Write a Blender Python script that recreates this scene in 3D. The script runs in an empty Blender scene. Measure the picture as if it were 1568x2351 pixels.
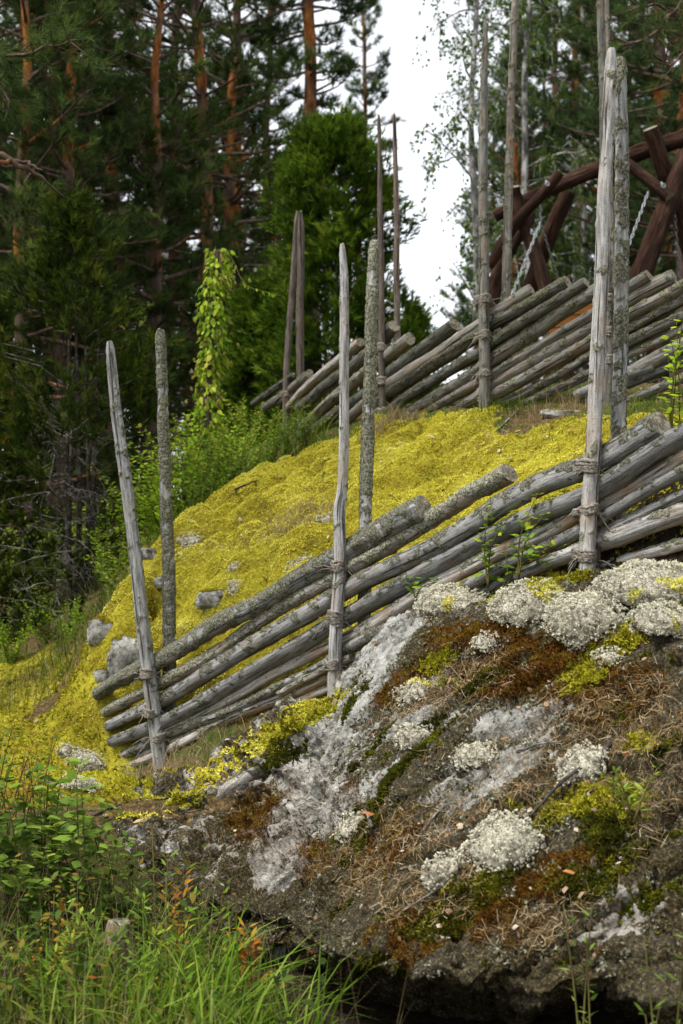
import bpy, math, random
import numpy as np
from mathutils import Vector, Matrix

# ------------------------------------------------------------------ camera, world, sun, exposure
SC = bpy.context.scene
COL = SC.collection
F = 50.0 / 36.0 * 2351.0          # focal length in picture units (picture 1568 x 2351)
UC, VH, CAMZ = 784.0, 1290.0, 1.6  # picture centre, horizon row, eye height
cam_d = bpy.data.cameras.new('camera')
cam = bpy.data.objects.new('camera', cam_d)
COL.objects.link(cam)
cam.location = (0, 0, CAMZ)
cam.rotation_euler = (math.radians(90), 0, 0)
cam_d.sensor_fit = 'VERTICAL'
cam_d.sensor_height = 36.0
cam_d.sensor_width = 24.0
cam_d.lens = 50.0
cam_d.shift_y = (VH - 1175.5) / 2351.0
cam_d.clip_start = 0.05
cam_d.clip_end = 3000
cam_d.dof.use_dof = True
cam_d.dof.focus_distance = 6.2
cam_d.dof.aperture_fstop = 3.6
SC.camera = cam

SUN_DIR = Vector((-0.36, -0.20, 0.90)).normalized()   # towards the sun, a bright part of the cloud
world = bpy.data.worlds.new('World')
SC.world = world
world.use_nodes = True
wn = world.node_tree
wn.nodes.clear()
w_out = wn.nodes.new('ShaderNodeOutputWorld')
w_sky = wn.nodes.new('ShaderNodeTexSky')
w_sky.sky_type = 'NISHITA'
w_sky.sun_disc = False
w_sky.sun_elevation = math.asin(SUN_DIR.z)
w_sky.sun_rotation = math.atan2(SUN_DIR.x, SUN_DIR.y)
w_b1 = wn.nodes.new('ShaderNodeBackground')
w_b1.inputs['Strength'].default_value = 0.05
w_b2 = wn.nodes.new('ShaderNodeBackground')             # the even white cloud deck
w_b2.inputs['Color'].default_value = (0.985, 0.99, 1.0, 1)
w_b2.inputs['Strength'].default_value = 0.13
w_add = wn.nodes.new('ShaderNodeAddShader')
w_hs = wn.nodes.new('ShaderNodeHueSaturation')           # cloud takes the blue out of it
w_hs.inputs['Saturation'].default_value = 0.25
wn.links.new(w_sky.outputs[0], w_hs.inputs['Color'])
wn.links.new(w_hs.outputs[0], w_b1.inputs['Color'])
wn.links.new(w_b1.outputs[0], w_add.inputs[0])
wn.links.new(w_b2.outputs[0], w_add.inputs[1])
wn.links.new(w_add.outputs[0], w_out.inputs['Surface'])
sun_d = bpy.data.lights.new('sun', 'SUN')
sun_d.energy = 1.5
sun_d.angle = math.radians(18)
sun_d.color = (1.0, 0.96, 0.90)
sun = bpy.data.objects.new('sun', sun_d)
COL.objects.link(sun)
sun.rotation_euler = (-SUN_DIR).to_track_quat('-Z', 'Y').to_euler()
SC.view_settings.view_transform = 'Standard'
SC.view_settings.look = 'None'
SC.view_settings.exposure = 2.05
SC.view_settings.gamma = 1.0
SC.view_settings.use_curve_mapping = False
SC.render.engine = 'CYCLES'
SC.cycles.use_denoising = True
SC.cycles.max_bounces = 6
SC.cycles.diffuse_bounces = 3
SC.cycles.glossy_bounces = 2
SC.cycles.transmission_bounces = 3
SC.cycles.transparent_max_bounces = 4
SC.cycles.caustics_reflective = False
SC.cycles.caustics_refractive = False

# ------------------------------------------------------------------ helpers
RNG = np.random.default_rng(7)

def P(u, v, d):
    """picture point at depth d -> world point"""
    return np.array([(u - UC) / F * d, d, CAMZ + (VH - v) / F * d])

def proj(p):
    p = np.asarray(p)
    d = np.maximum(p[..., 1], 0.1)
    return UC + p[..., 0] / d * F, VH - (p[..., 2] - CAMZ) / d * F

_pr = np.random.default_rng(11)
PERM = np.concatenate([_pr.permutation(256)] * 3)
GRAD = _pr.normal(size=(256, 3))
GRAD /= np.linalg.norm(GRAD, axis=1)[:, None]

def perlin(p):
    p = np.asarray(p, dtype=np.float64)
    i = np.floor(p).astype(np.int64)
    f = p - i
    i &= 255
    w = f * f * f * (f * (f * 6 - 15) + 10)
    out = 0
    for dx in (0, 1):
        wx = w[:, 0] if dx else 1 - w[:, 0]
        for dy in (0, 1):
            wy = w[:, 1] if dy else 1 - w[:, 1]
            for dz in (0, 1):
                wz = w[:, 2] if dz else 1 - w[:, 2]
                h = PERM[PERM[PERM[(i[:, 0] + dx) & 255] + ((i[:, 1] + dy) & 255)] + ((i[:, 2] + dz) & 255)]
                g = GRAD[h]
                out = out + wx * wy * wz * (g[:, 0] * (f[:, 0] - dx) + g[:, 1] * (f[:, 1] - dy) + g[:, 2] * (f[:, 2] - dz))
    return out * 1.5

def fbm(p, scale=1.0, octv=4, gain=0.5, off=0.0):
    p = np.asarray(p, dtype=np.float64)
    sh = p.shape[:-1]
    q = p.reshape(-1, p.shape[-1])
    if q.shape[1] == 2:
        q = np.concatenate([q, np.zeros((len(q), 1))], 1)
    q = q * scale + off * 13.7 + 0.123
    a, s, out = 1.0, 0.0, 0.0
    for _ in range(octv):
        out = out + a * perlin(q)
        s += a
        a *= gain
        q = q * 2.03 + 5.1
    return (out / s).reshape(sh)

def sstep(a, b, x):
    t = np.clip((x - a) / (b - a), 0, 1)
    return t * t * (3 - 2 * t)

def inpoly(pts, poly):
    """signed distance to a closed plan polygon, positive inside"""
    x, y = pts[:, 0], pts[:, 1]
    inside = np.zeros(len(pts), bool)
    dist = np.full(len(pts), 1e9)
    n = len(poly)
    for k in range(n):
        ax, ay = poly[k][0], poly[k][1]
        bx, by = poly[(k + 1) % n][0], poly[(k + 1) % n][1]
        c = ((ay > y) != (by > y))
        with np.errstate(divide='ignore', invalid='ignore'):
            c &= x < (bx - ax) * (y - ay) / (by - ay + 1e-12) + ax
        inside ^= c
        ex, ey = bx - ax, by - ay
        t = np.clip(((x - ax) * ex + (y - ay) * ey) / (ex * ex + ey * ey + 1e-12), 0, 1)
        dist = np.minimum(dist, np.hypot(x - ax - t * ex, y - ay - t * ey))
    return np.where(inside, dist, -dist)

def mesh_data(name, V, Fs, mats, attrs=None, smooth=True, midx=None):
    V = np.asarray(V, dtype=np.float32)
    if not isinstance(Fs, (list, tuple)):
        Fs = [Fs]
    Fs = [np.asarray(f, dtype=np.int32) for f in Fs if len(f)]
    me = bpy.data.meshes.new(name)
    me.vertices.add(len(V))
    me.vertices.foreach_set('co', V.ravel())
    loops = np.concatenate([f.ravel() for f in Fs])
    sizes = np.concatenate([np.full(len(f), f.shape[1], np.int32) for f in Fs])
    starts = np.concatenate([[0], np.cumsum(sizes)[:-1]]).astype(np.int32)
    me.loops.add(len(loops))
    me.loops.foreach_set('vertex_index', loops)
    me.polygons.add(len(sizes))
    me.polygons.foreach_set('loop_start', starts)
    if midx is not None:
        me.polygons.foreach_set('material_index', np.asarray(midx, np.int32))
    me.polygons.foreach_set('use_smooth', np.full(len(sizes), smooth))
    for m in (mats if isinstance(mats, (list, tuple)) else [mats]):
        me.materials.append(m)
    for k, a in (attrs or {}).items():
        a = np.asarray(a, dtype=np.float32)
        if a.ndim == 1:
            at = me.attributes.new(k, 'FLOAT', 'POINT')
            at.data.foreach_set('value', a)
        else:
            at = me.attributes.new(k, 'FLOAT_VECTOR', 'POINT')
            at.data.foreach_set('vector', a.ravel())
    me.update(calc_edges=True)
    return me

def link(name, me, parent=None, loc=None):
    o = bpy.data.objects.new(name, me)
    COL.objects.link(o)
    if parent is not None:
        o.parent = parent
    if loc is not None:
        o.location = loc
    return o

def mk(name, V, Fs, mats, parent=None, attrs=None, smooth=True, midx=None, origin=None):
    """one mesh object; V in world space when the parent sits at the world point `origin`"""
    if origin is not None:
        V = np.asarray(V) - np.asarray(origin)
    return link(name, mesh_data(name, V, Fs, mats, attrs, smooth, midx), parent)

def tag(o, label=None, cat=None, group=None, kind=None):
    if label: o['label'] = label
    if cat: o['category'] = cat
    if group: o['group'] = group
    if kind: o['kind'] = kind
    return o

def thing(name, label, cat, loc=(0, 0, 0), rz=0.0, group=None):
    o = bpy.data.objects.new(name, None)
    o.empty_display_size = 0.1
    COL.objects.link(o)
    o.location = tuple(loc)
    o.rotation_euler = (0, 0, rz)
    return tag(o, label, cat, group)

def copy_thing(root, loc, rz, scale=1.0, label=None, group=None):
    r = root.copy()
    COL.objects.link(r)
    r.location = tuple(loc)
    r.rotation_euler = (0, 0, rz)
    r.scale = (scale, scale, scale)
    if label: r['label'] = label
    if group: r['group'] = group
    for ch in list(root.children):
        c = ch.copy()
        COL.objects.link(c)
        c.parent = r
        for g in ch.children:
            d = g.copy()
            COL.objects.link(d)
            d.parent = c
    return r

class Acc:
    """collects vertices and faces of one mesh"""
    def __init__(s):
        s.V, s.T, s.Q, s.A, s.n = [], [], [], {}, 0
    def add(s, V, T=None, Q=None, **attrs):
        V = np.asarray(V, dtype=np.float64).reshape(-1, 3)
        if T is not None and len(T): s.T.append(np.asarray(T) + s.n)
        if Q is not None and len(Q): s.Q.append(np.asarray(Q) + s.n)
        for k, a in attrs.items():
            a = np.asarray(a, dtype=np.float64)
            if a.ndim == 0: a = np.full(len(V), float(a))
            s.A.setdefault(k, []).append(a)
        s.V.append(V)
        s.n += len(V)
    def faces(s):
        r = []
        if s.T: r.append(np.concatenate(s.T))
        if s.Q: r.append(np.concatenate(s.Q))
        return r
    def mesh(s, name, mats, smooth=True, origin=None):
        V = np.concatenate(s.V)
        if origin is not None: V = V - np.asarray(origin)
        return mesh_data(name, V, s.faces(), mats, {k: np.concatenate(a) for k, a in s.A.items()}, smooth)
    def build(s, name, mats, parent=None, smooth=True, origin=None):
        return link(name, s.mesh(name, mats, smooth, origin), parent)

def resample(pts, rad, step):
    pts = np.asarray(pts, float)
    rad = np.asarray(rad, float)
    # Catmull-Rom through the points, then even spacing
    n = len(pts)
    if n > 2:
        ext = np.concatenate([[2 * pts[0] - pts[1]], pts, [2 * pts[-1] - pts[-2]]])
        out, ro = [], []
        for i in range(n - 1):
            p0, p1, p2, p3 = ext[i:i + 4]
            t = np.linspace(0, 1, 12, endpoint=(i == n - 2))[:, None]
            out.append(0.5 * ((2 * p1) + (-p0 + p2) * t + (2 * p0 - 5 * p1 + 4 * p2 - p3) * t ** 2 + (-p0 + 3 * p1 - 3 * p2 + p3) * t ** 3))
            ro.append(rad[i] + (rad[i + 1] - rad[i]) * t[:, 0])
        pts, rad = np.concatenate(out), np.concatenate(ro)
    s = np.concatenate([[0], np.cumsum(np.linalg.norm(np.diff(pts, axis=0), axis=1))])
    m = max(2, int(s[-1] / step) + 1)
    q = np.linspace(0, s[-1], m)
    return np.stack([np.interp(q, s, pts[:, k]) for k in range(3)], 1), np.interp(q, s, rad), q

def frames(pts):
    t = np.gradient(pts, axis=0)
    t /= np.linalg.norm(t, axis=1)[:, None] + 1e-12
    ref = np.array([0, 0, 1.0]) if abs(t[0, 2]) < 0.9 else np.array([1.0, 0, 0])
    a = np.empty_like(t)
    v = ref - t[0] * (ref @ t[0])
    a[0] = v / np.linalg.norm(v)
    for i in range(1, len(t)):
        v = a[i - 1] - t[i] * (a[i - 1] @ t[i])
        a[i] = v / (np.linalg.norm(v) + 1e-12)
    return t, a, np.cross(t, a)

def tube(pts, rad, sides=6, cap=True):
    pts = np.asarray(pts, float)
    rad = np.broadcast_to(np.asarray(rad, float), (len(pts),))
    t, a, b = frames(pts)
    th = np.arange(sides) / sides * 2 * math.pi
    ring = a[:, None] * np.cos(th)[None, :, None] + b[:, None] * np.sin(th)[None, :, None]
    V = (pts[:, None] + ring * rad[:, None, None]).reshape(-1, 3)
    m = len(pts)
    i = np.arange(m - 1)[:, None] * sides
    j = np.arange(sides)[None]
    k = (j + 1) % sides
    Q = np.stack([i + j, i + k, i + sides + k, i + sides + j], -1).reshape(-1, 4)
    T = []
    if cap:
        n0 = len(V)
        V = np.concatenate([V, pts[:1], pts[-1:]])
        jj = np.arange(sides)
        T = np.concatenate([np.stack([np.full(sides, n0), (jj + 1) % sides, jj], 1),
                            np.stack([np.full(sides, n0 + 1), jj + (m - 1) * sides, (jj + 1) % sides + (m - 1) * sides], 1)])
    return V, T, Q

def rot_align(dirs, spin=None, rng=RNG):
    """matrices whose Z column is dirs, random spin about it"""
    d = dirs / (np.linalg.norm(dirs, axis=1)[:, None] + 1e-12)
    r = rng.normal(size=d.shape) if spin is None else spin
    x = r - d * np.sum(r * d, 1)[:, None]
    x /= np.linalg.norm(x, axis=1)[:, None] + 1e-12
    y = np.cross(d, x)
    return np.stack([x, y, d], -1)

def stamp(acc, TV, TF, pos, R, scale, t=None, extra=None):
    """put copies of the template TV/TF (triangles) at pos with matrices R"""
    n, k = len(pos), len(TV)
    if n == 0: return
    scale = np.broadcast_to(np.asarray(scale, float), (n,))
    V = np.einsum('nij,kj->nki', R, TV) * scale[:, None, None] + pos[:, None]
    T = (TF[None] + (np.arange(n) * k)[:, None, None]).reshape(-1, 3)
    at = {}
    at['t'] = np.repeat(RNG.random(n) if t is None else t, k)
    if extra is not None: at.update({kk: np.tile(vv, n) for kk, vv in extra.items()})
    acc.add(V.reshape(-1, 3), T=T, **at)

# leaf-like templates (growing along +Z, width along X)
def tmpl_tuft(n, spread, length, width, rng, along=0.0):
    V, T = [], []
    for i in range(n):
        ph = rng.random() * 6.283
        el = spread * (0.35 + 0.65 * rng.random())
        d = np.array([math.sin(el) * math.cos(ph), math.sin(el) * math.sin(ph), math.cos(el)])
        s = np.cross(d, rng.normal(size=3)); s /= np.linalg.norm(s)
        o = np.array([0, 0, along * rng.random()])
        L = length * (0.7 + 0.5 * rng.random())
        V += [o - s * width / 2, o + s * width / 2, o + d * L]
        T.append([3 * i, 3 * i + 1, 3 * i + 2])
    return np.array(V), np.array(T)

LEAF_V = np.array([[0, 0, 0], [-.28, .03, .30], [0, -.05, .36], [.28, .03, .30], [-.22, .0, .66], [.22, .0, .66], [0, .06, 1.0]])
LEAF_T = np.array([[0, 2, 1], [0, 3, 2], [1, 2, 4], [2, 3, 5], [2, 6, 4], [2, 5, 6]])
LANCE_V = LEAF_V * np.array([.42, 1, 1])

def blades(acc, base, length, lean, width, bend=0.6, k=5, rng=RNG, t=None):
    """curved grass blades: base (n,3), length, lean direction (n,2) with strength"""
    n = len(base)
    if n == 0: return
    s = np.linspace(0, 1, k)
    horiz = np.stack([lean[:, 0], lean[:, 1], np.zeros(n)], 1)
    hs = np.linalg.norm(horiz, axis=1)
    L = np.asarray(length)[:, None]
    up = (s[None] - bend * np.clip(hs, 0, 1.2)[:, None] * s[None] ** 2.4 * 0.55) * L
    out = (s[None] * 0.25 + s[None] ** 2 * 0.75) * L
    side = np.stack([-horiz[:, 1], horiz[:, 0], np.zeros(n)], 1) / (hs[:, None] + 1e-9)
    ang = rng.normal(0, 0.9, n)
    side = side * np.cos(ang)[:, None] + (horiz / (hs[:, None] + 1e-9)) * np.sin(ang)[:, None]
    w = np.asarray(width)[:, None] * np.clip(1.0 - s[None] ** 1.8, 0.02, 1) * (0.6 + 0.4 * np.minimum(1, s[None] * 4))
    c = base[:, None] + horiz[:, None] * out[..., None] + np.array([0, 0, 1.0]) * up[..., None]
    V = np.stack([c - side[:, None] * w[..., None] / 2, c + side[:, None] * w[..., None] / 2], 2)  # n,k,2,3
    j = np.arange(k - 1)
    q = np.stack([2 * j, 2 * j + 1, 2 * j + 3, 2 * j + 2], 1)
    Q = (q[None] + (np.arange(n) * 2 * k)[:, None, None]).reshape(-1, 4)
    tt = rng.random(n) if t is None else t
    acc.add(V.reshape(-1, 3), Q=Q, t=np.repeat(tt, 2 * k))

# ------------------------------------------------------------------ materials
def mat(name):
    m = bpy.data.materials.new(name)
    m.use_nodes = True
    nt = m.node_tree
    nt.nodes.clear()
    return m, nt

def nd(nt, typ, out=0, props=None, **inp):
    n = nt.nodes.new(typ)
    for k, v in (props or {}).items():
        setattr(n, k, v)
    for k, v in inp.items():
        key = int(k[1:]) if (k[0] == 'i' and k[1:].isdigit()) else k.replace('_', ' ')
        s = n.inputs[key]
        if hasattr(v, 'is_linked') or isinstance(v, bpy.types.NodeSocket):
            nt.links.new(v, s)
        elif isinstance(v, (tuple, list)) and len(v) == 3 and s.type == 'RGBA':
            s.default_value = (*v, 1)
        else:
            s.default_value = v
    return n.outputs[out]

def attr(nt, name, vec=False):
    n = nt.nodes.new('ShaderNodeAttribute')
    n.attribute_name = name
    return n.outputs['Vector' if vec else 'Fac']

def ramp(nt, fac, stops, interp='LINEAR'):
    n = nt.nodes.new('ShaderNodeValToRGB')
    n.color_ramp.interpolation = interp
    el = n.color_ramp.elements
    while len(el) < len(stops): el.new(0.5)
    for e, (p, c) in zip(el, stops):
        e.position = p
        e.color = (*c, 1) if len(c) == 3 else c
    nt.links.new(fac, n.inputs[0])
    return n.outputs[0]

def g3(v): return (v, v, v)

def noise(nt, vec, scale, detail=4, rough=0.55, dist=0.0):
    return nd(nt, 'ShaderNodeTexNoise', Vector=vec, Scale=scale, Detail=detail, Roughness=rough, Distortion=dist)

def mapr(nt, val, a, b, c=0.0, d=1.0):
    return nd(nt, 'ShaderNodeMapRange', props={'interpolation_type': 'SMOOTHSTEP'}, i0=val, i1=a, i2=b, i3=c, i4=d)

def mixc(nt, fac, a, b, mode='MIX'):
    n = nt.nodes.new('ShaderNodeMix')
    n.data_type = 'RGBA'
    n.blend_type = mode
    for k, v in ((0, fac), (6, a), (7, b)):
        if isinstance(v, bpy.types.NodeSocket): nt.links.new(v, n.inputs[k])
        elif isinstance(v, (tuple, list)): n.inputs[k].default_value = (*v, 1)
        else: n.inputs[k].default_value = v
    return n.outputs[2]

def math_(nt, op, a, b=0.0, clamp=False):
    n = nt.nodes.new('ShaderNodeMath')
    n.operation = op
    n.use_clamp = clamp
    for k, v in ((0, a), (1, b)):
        if isinstance(v, bpy.types.NodeSocket): nt.links.new(v, n.inputs[k])
        else: n.inputs[k].default_value = v
    return n.outputs[0]

def finish(m, nt, color, rough=0.9, bump=None, bdist=0.01, bstr=0.6, trans=0.0, spec=0.06, metallic=0.0, tcolor=None):
    b = nt.nodes.new('ShaderNodeBsdfPrincipled')
    b.inputs['Specular IOR Level'].default_value = spec
    b.inputs['Metallic'].default_value = metallic
    for k, v in (('Base Color', color), ('Roughness', rough)):
        if isinstance(v, bpy.types.NodeSocket): nt.links.new(v, b.inputs[k])
        elif isinstance(v, (tuple, list)): b.inputs[k].default_value = (*v, 1)
        else: b.inputs[k].default_value = v
    if bump is not None:
        nb = nd(nt, 'ShaderNodeBump', Strength=bstr, Distance=bdist, Height=bump)
        nt.links.new(nb, b.inputs['Normal'])
    o = nt.nodes.new('ShaderNodeOutputMaterial')
    sh = b.outputs[0]
    if trans > 0:
        tr = nt.nodes.new('ShaderNodeBsdfTranslucent')
        c = tcolor if tcolor is not None else color
        if isinstance(c, bpy.types.NodeSocket): nt.links.new(c, tr.inputs[0])
        else: tr.inputs[0].default_value = (*c, 1)
        mx = nt.nodes.new('ShaderNodeMixShader')
        mx.inputs[0].default_value = trans
        nt.links.new(sh, mx.inputs[1])
        nt.links.new(tr.outputs[0], mx.inputs[2])
        sh = mx.outputs[0]
    nt.links.new(sh, o.inputs['Surface'])
    return m

def m_leaf(name, stops, trans=0.35, rough=0.7, spec=0.05):
    m, nt = mat(name)
    pos = nd(nt, 'ShaderNodeNewGeometry')
    n = noise(nt, pos, 1.7, 2)
    f = math_(nt, 'ADD', math_(nt, 'MULTIPLY', attr(nt, 't'), 0.75), math_(nt, 'MULTIPLY', math_(nt, 'SUBTRACT', n, 0.5), 0.9), clamp=True)
    f = math_(nt, 'ADD', f, 0.12, clamp=True)
    c = ramp(nt, f, stops)
    return finish(m, nt, c, rough, trans=trans, spec=spec)

def m_wood(name, grey, dark, tan, tanamt, lich=(.42, .42, .32), lich2=(.16, .155, .10)):
    """weathered round wood: pc = (length, around x, around y) in metres, lich = crust mask"""
    m, nt = mat(name)
    pc = attr(nt, 'pc', True)
    mp = nd(nt, 'ShaderNodeMapping', Vector=pc, Scale=(5, 44, 44))
    n0 = noise(nt, mp, 1.6, 7, 0.72)
    ng = noise(nt, pc, 170, 3, .75)
    n1 = math_(nt, 'ADD', math_(nt, 'MULTIPLY', n0, .72), math_(nt, 'MULTIPLY', ng, .28))
    n2 = noise(nt, nd(nt, 'ShaderNodeMapping', Vector=pc, Scale=(4, 7, 7)), 1.3, 3)
    n3 = noise(nt, nd(nt, 'ShaderNodeMapping', Vector=pc, Scale=(1.6, 60, 60)), 1.0, 4)
    oi = nt.nodes.new('ShaderNodeObjectInfo')
    c = ramp(nt, n1, [(.33, dark), (.45, tuple(.55 * g for g in grey)), (.55, grey), (.68, tuple(min(.75, 1.5 * g) for g in grey))])
    tf = math_(nt, 'ADD', mapr(nt, n2, .45, .7), math_(nt, 'SUBTRACT', oi.outputs['Random'], .6))
    tf = math_(nt, 'MULTIPLY', math_(nt, 'ADD', tf, mapr(nt, attr(nt, 'low'), .35, .95, 0, .8)), tanamt, clamp=True)
    c = mixc(nt, tf, c, tan)
    crack = mapr(nt, n3, .33, .40, 1, 0)
    c = mixc(nt, math_(nt, 'MULTIPLY', crack, .8), c, tuple(.35 * g for g in dark))
    l = attr(nt, 'lich')
    pos = nd(nt, 'ShaderNodeNewGeometry')
    ln = noise(nt, pos, 95, 5, .8)
    lc = ramp(nt, ln, [(.38, tuple(.5 * q for q in lich2)), (.47, lich2), (.56, lich), (.7, tuple(1.25 * q for q in lich))])
    lf = mapr(nt, math_(nt, 'ADD', l, math_(nt, 'MULTIPLY', math_(nt, 'SUBTRACT', ln, .5), .7)), .30, .55)
    c = mixc(nt, lf, c, lc)
    br = math_(nt, 'ADD', math_(nt, 'MULTIPLY', oi.outputs['Random'], .70), .55)
    hs = nt.nodes.new('ShaderNodeHueSaturation')
    nt.links.new(c, hs.inputs['Color'])
    nt.links.new(br, hs.inputs['Value'])
    h = math_(nt, 'ADD', math_(nt, 'SUBTRACT', n1, crack), math_(nt, 'MULTIPLY', math_(nt, 'MULTIPLY', ln, lf), 2.0))
    return finish(m, nt, hs.outputs[0], .88, bump=h, bdist=.014, bstr=1.0, spec=.04)
# ------------------------------------------------------------------ ground
CTRL = [(-3, 2, -1.5), (0, 2, -1.55), (3, 2, -1.5), (-1.5, 3.5, -1.5), (0, 3.5, -1.55), (1.5, 3.5, -1.5), (3, 3.5, -1.35),
        (0, 4.6, -1.55), (1.2, 4.6, -1.5), (2.4, 4.6, -1.3), (-1.6, 4.6, -1.5), (-.8, 5, -1.5), (-2.6, 5, -1.42), (-1.8, 5.6, -1.36),
        (-.6, 5.5, -1.5), (-.62, 6.05, -1.38), (0, 5.6, -1.45), (-.1, 6.2, -1.15), (.6, 5.4, -1.3), (1.2, 5.15, -1.0), (1.9, 5.0, -.8), (-1.15, 5.9, -1.35),
        (-30, 0, -1.3), (30, 0, 0), (0, -40, -1.8), (-8, 3, -1.5), (6, 3, -1.0), (6, 6, .4),
        (.5, 13, 1.0), (2, 12, 1.05), (4, 14, 1.1), (0, 20, .8), (5, 25, 1.0), (-1, 15, .4), (-3, 14, -.25), (-5, 20, -.4), (-8, 30, -.3),
        (10, 40, .8), (-20, 60, 0), (20, 80, .5), (0, 100, .3), (-300, 300, 0), (300, 300, 0), (0, 600, 0), (300, -300, 0), (-300, -300, 0)]
CTRL = [(x, y, z + CAMZ) for x, y, z in CTRL]
CTRL += [tuple(P(*q)) for q in [
    (100, 1900, 6.2), (100, 1780, 7.0), (30, 1700, 7.8), (0, 1560, 9.5), (-150, 1650, 8), (0, 1470, 12), (120, 1470, 11),
    (355, 1755, 7.5), (250, 1770, 7.6), (560, 1680, 7.15), (770, 1592, 6.8), (900, 1540, 6.6), (1100, 1425, 6.25), (1350, 1310, 5.8), (1640, 1268, 5.4),
    (450, 1795, 6.65), (300, 1835, 6.5), (180, 1860, 6.4),
    (850, 1250, 7.6), (850, 1100, 8.5), (600, 1330, 7.7), (600, 1200, 8.4), (600, 1092, 9.2), (450, 1400, 7.9), (450, 1280, 8.3), (442, 1172, 8.9),
    (340, 1275, 8.3), (340, 1400, 8.0), (400, 1500, 7.75), (235, 1425, 8.0), (235, 1520, 7.85), (205, 1570, 7.8), (165, 1590, 7.95),
    (150, 1500, 10), (270, 1400, 9.3), (450, 1225, 11), (330, 1310, 11), (600, 1130, 11.5), (330, 1330, 9.6), (480, 1215, 9.9),
    (1110, 1150, 7.7), (1110, 1000, 8.4), (1300, 1000, 7.8), (1300, 1100, 7.0), (1450, 1100, 6.7), (1600, 1000, 7.2),
    (60, 1640, 8.2), (130, 1610, 8.3), (140, 1535, 9.0), (40, 1545, 9.6), (150, 1640, 7.9), (655, 1005, 11.5), (750, 988, 10.6), (880, 952, 9.8), (1110, 938, 8.8), (1250, 930, 8.5), (1395, 925, 8.3), (1600, 905, 8.0), (583, 1020, 12.2)]]
CTRL = np.array(CTRL)

def _rbf_solve(c):
    n = len(c)
    r = np.sqrt(((c[:, None, :2] - c[None, :, :2]) ** 2).sum(-1) + 0.04)
    A = np.zeros((n + 3, n + 3))
    A[:n, :n] = r - 0.03 * np.eye(n)
    A[:n, n] = 1; A[:n, n + 1:] = c[:, :2]
    A[n, :n] = 1; A[n + 1:, :n] = c[:, :2].T
    return np.linalg.solve(A, np.concatenate([c[:, 2], [0, 0, 0]]))
RBF = _rbf_solve(CTRL)

MOUND = [P(*q)[:2] for q in [(205, 1565, 7.75), (215, 1440, 8.05), (330, 1272, 8.45), (442, 1168, 9.05), (600, 1090, 9.4), (720, 1040, 9.7), (860, 985, 9.6),
         (925, 958, 9.3), (1115, 938, 8.75), (1180, 985, 8.2), (1290, 985, 8.0), (1420, 960, 7.8), (1640, 960, 7.6), (1640, 1200, 5.5), (1350, 1300, 5.85),
         (1100, 1420, 6.3), (770, 1590, 6.85), (560, 1670, 7.2), (400, 1700, 7.45)]]
LOWER = [P(*q)[:2] for q in [(-300, 1480, 12), (110, 1490, 10.5), (185, 1520, 9.0), (235, 1560, 7.85), (355, 1740, 7.5), (480, 1770, 7.0), (470, 1815, 6.5), (150, 1875, 6.35), (-250, 1880, 6.4)]]

def moss_mask(xy):
    n = fbm(xy, 2.2, 4, off=3) * 0.55 + fbm(xy, 9, 3, off=4) * 0.35
    a = sstep(-.10, .10, inpoly(xy, MOUND) + n * .35)
    pat = fbm(xy, 2.6, 4, off=8) + .35 * fbm(xy, 11, 3, off=9)
    a = a * sstep(-.56, -.34, pat + .07)
    b = sstep(-.06, .12, inpoly(xy, LOWER) + n * .3) * sstep(-.35, -.05, pat + .16)
    return np.maximum(a, b)

def H0(xy):
    xy = np.asarray(xy, float)
    out = np.zeros(len(xy))
    for i in range(0, len(xy), 20000):
        q = xy[i:i + 20000]
        r = np.sqrt(((q[:, None] - CTRL[None, :, :2]) ** 2).sum(-1) + 0.04)
        out[i:i + 20000] = r @ RBF[:-3] + RBF[-3] + q @ RBF[-2:]
    return out

def H(xy):
    xy = np.asarray(xy, float)
    z = H0(xy)
    near = np.clip(1.6 - np.hypot(xy[:, 0], xy[:, 1] - 7) / 12, 0, 1)
    m = sstep(-.25, .2, inpoly(xy, MOUND)) + .7 * sstep(-.2, .2, inpoly(xy, LOWER))
    # mossy pillows: rounded lumps with creases, stretched along the contour
    q = np.stack([xy[:, 0] * 1.0, xy[:, 1] * 1.9], 1)
    b1 = 1 - np.abs(fbm(q, 2.1, 2, off=1)) * 2.0
    b2 = 1 - np.abs(fbm(q, 6.0, 2, off=2)) * 2.0
    lump = np.sqrt(np.clip(1 - b1, 0, 2)) * .14 + np.sqrt(np.clip(1 - b2, 0, 2)) * .060
    z += near * np.clip(m, 0, 1) * (lump - .085)
    z += near * (fbm(xy, 1.1, 4, off=5) * .05 + fbm(xy, 14, 3, off=6) * .008)
    ph = P(362, 1385, 8.1)
    z -= .30 * np.exp(-(((xy[:, 0] - ph[0]) / .055) ** 2 + ((xy[:, 1] - ph[1]) / .10) ** 2))   # dark hollow between the stones
    return z

def axis(dense0, dense1, step, lo, hi, grow=1.13):
    mid = np.arange(dense0, dense1, step)
    a, s = [], step
    x = dense0
    while x > lo:
        s *= grow; x -= s; a.append(x)
    b, s = [], step
    x = mid[-1]
    while x < hi:
        s *= grow; x += s; b.append(x)
    return np.concatenate([a[::-1], mid, b])

GX = axis(-2.2, 2.2, .023, -900, 900)
GY = axis(6.0, 9.7, .024, -300, 1500)
XX, YY = np.meshgrid(GX, GY)
GXY = np.stack([XX.ravel(), YY.ravel()], 1)
GZ = H(GXY)
nx, ny = len(GX), len(GY)
ii = (np.arange(ny - 1)[:, None] * nx + np.arange(nx - 1)[None]).ravel()
GQ = np.stack([ii, ii + 1, ii + nx + 1, ii + nx], 1)
MM = moss_mask(GXY)

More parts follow.
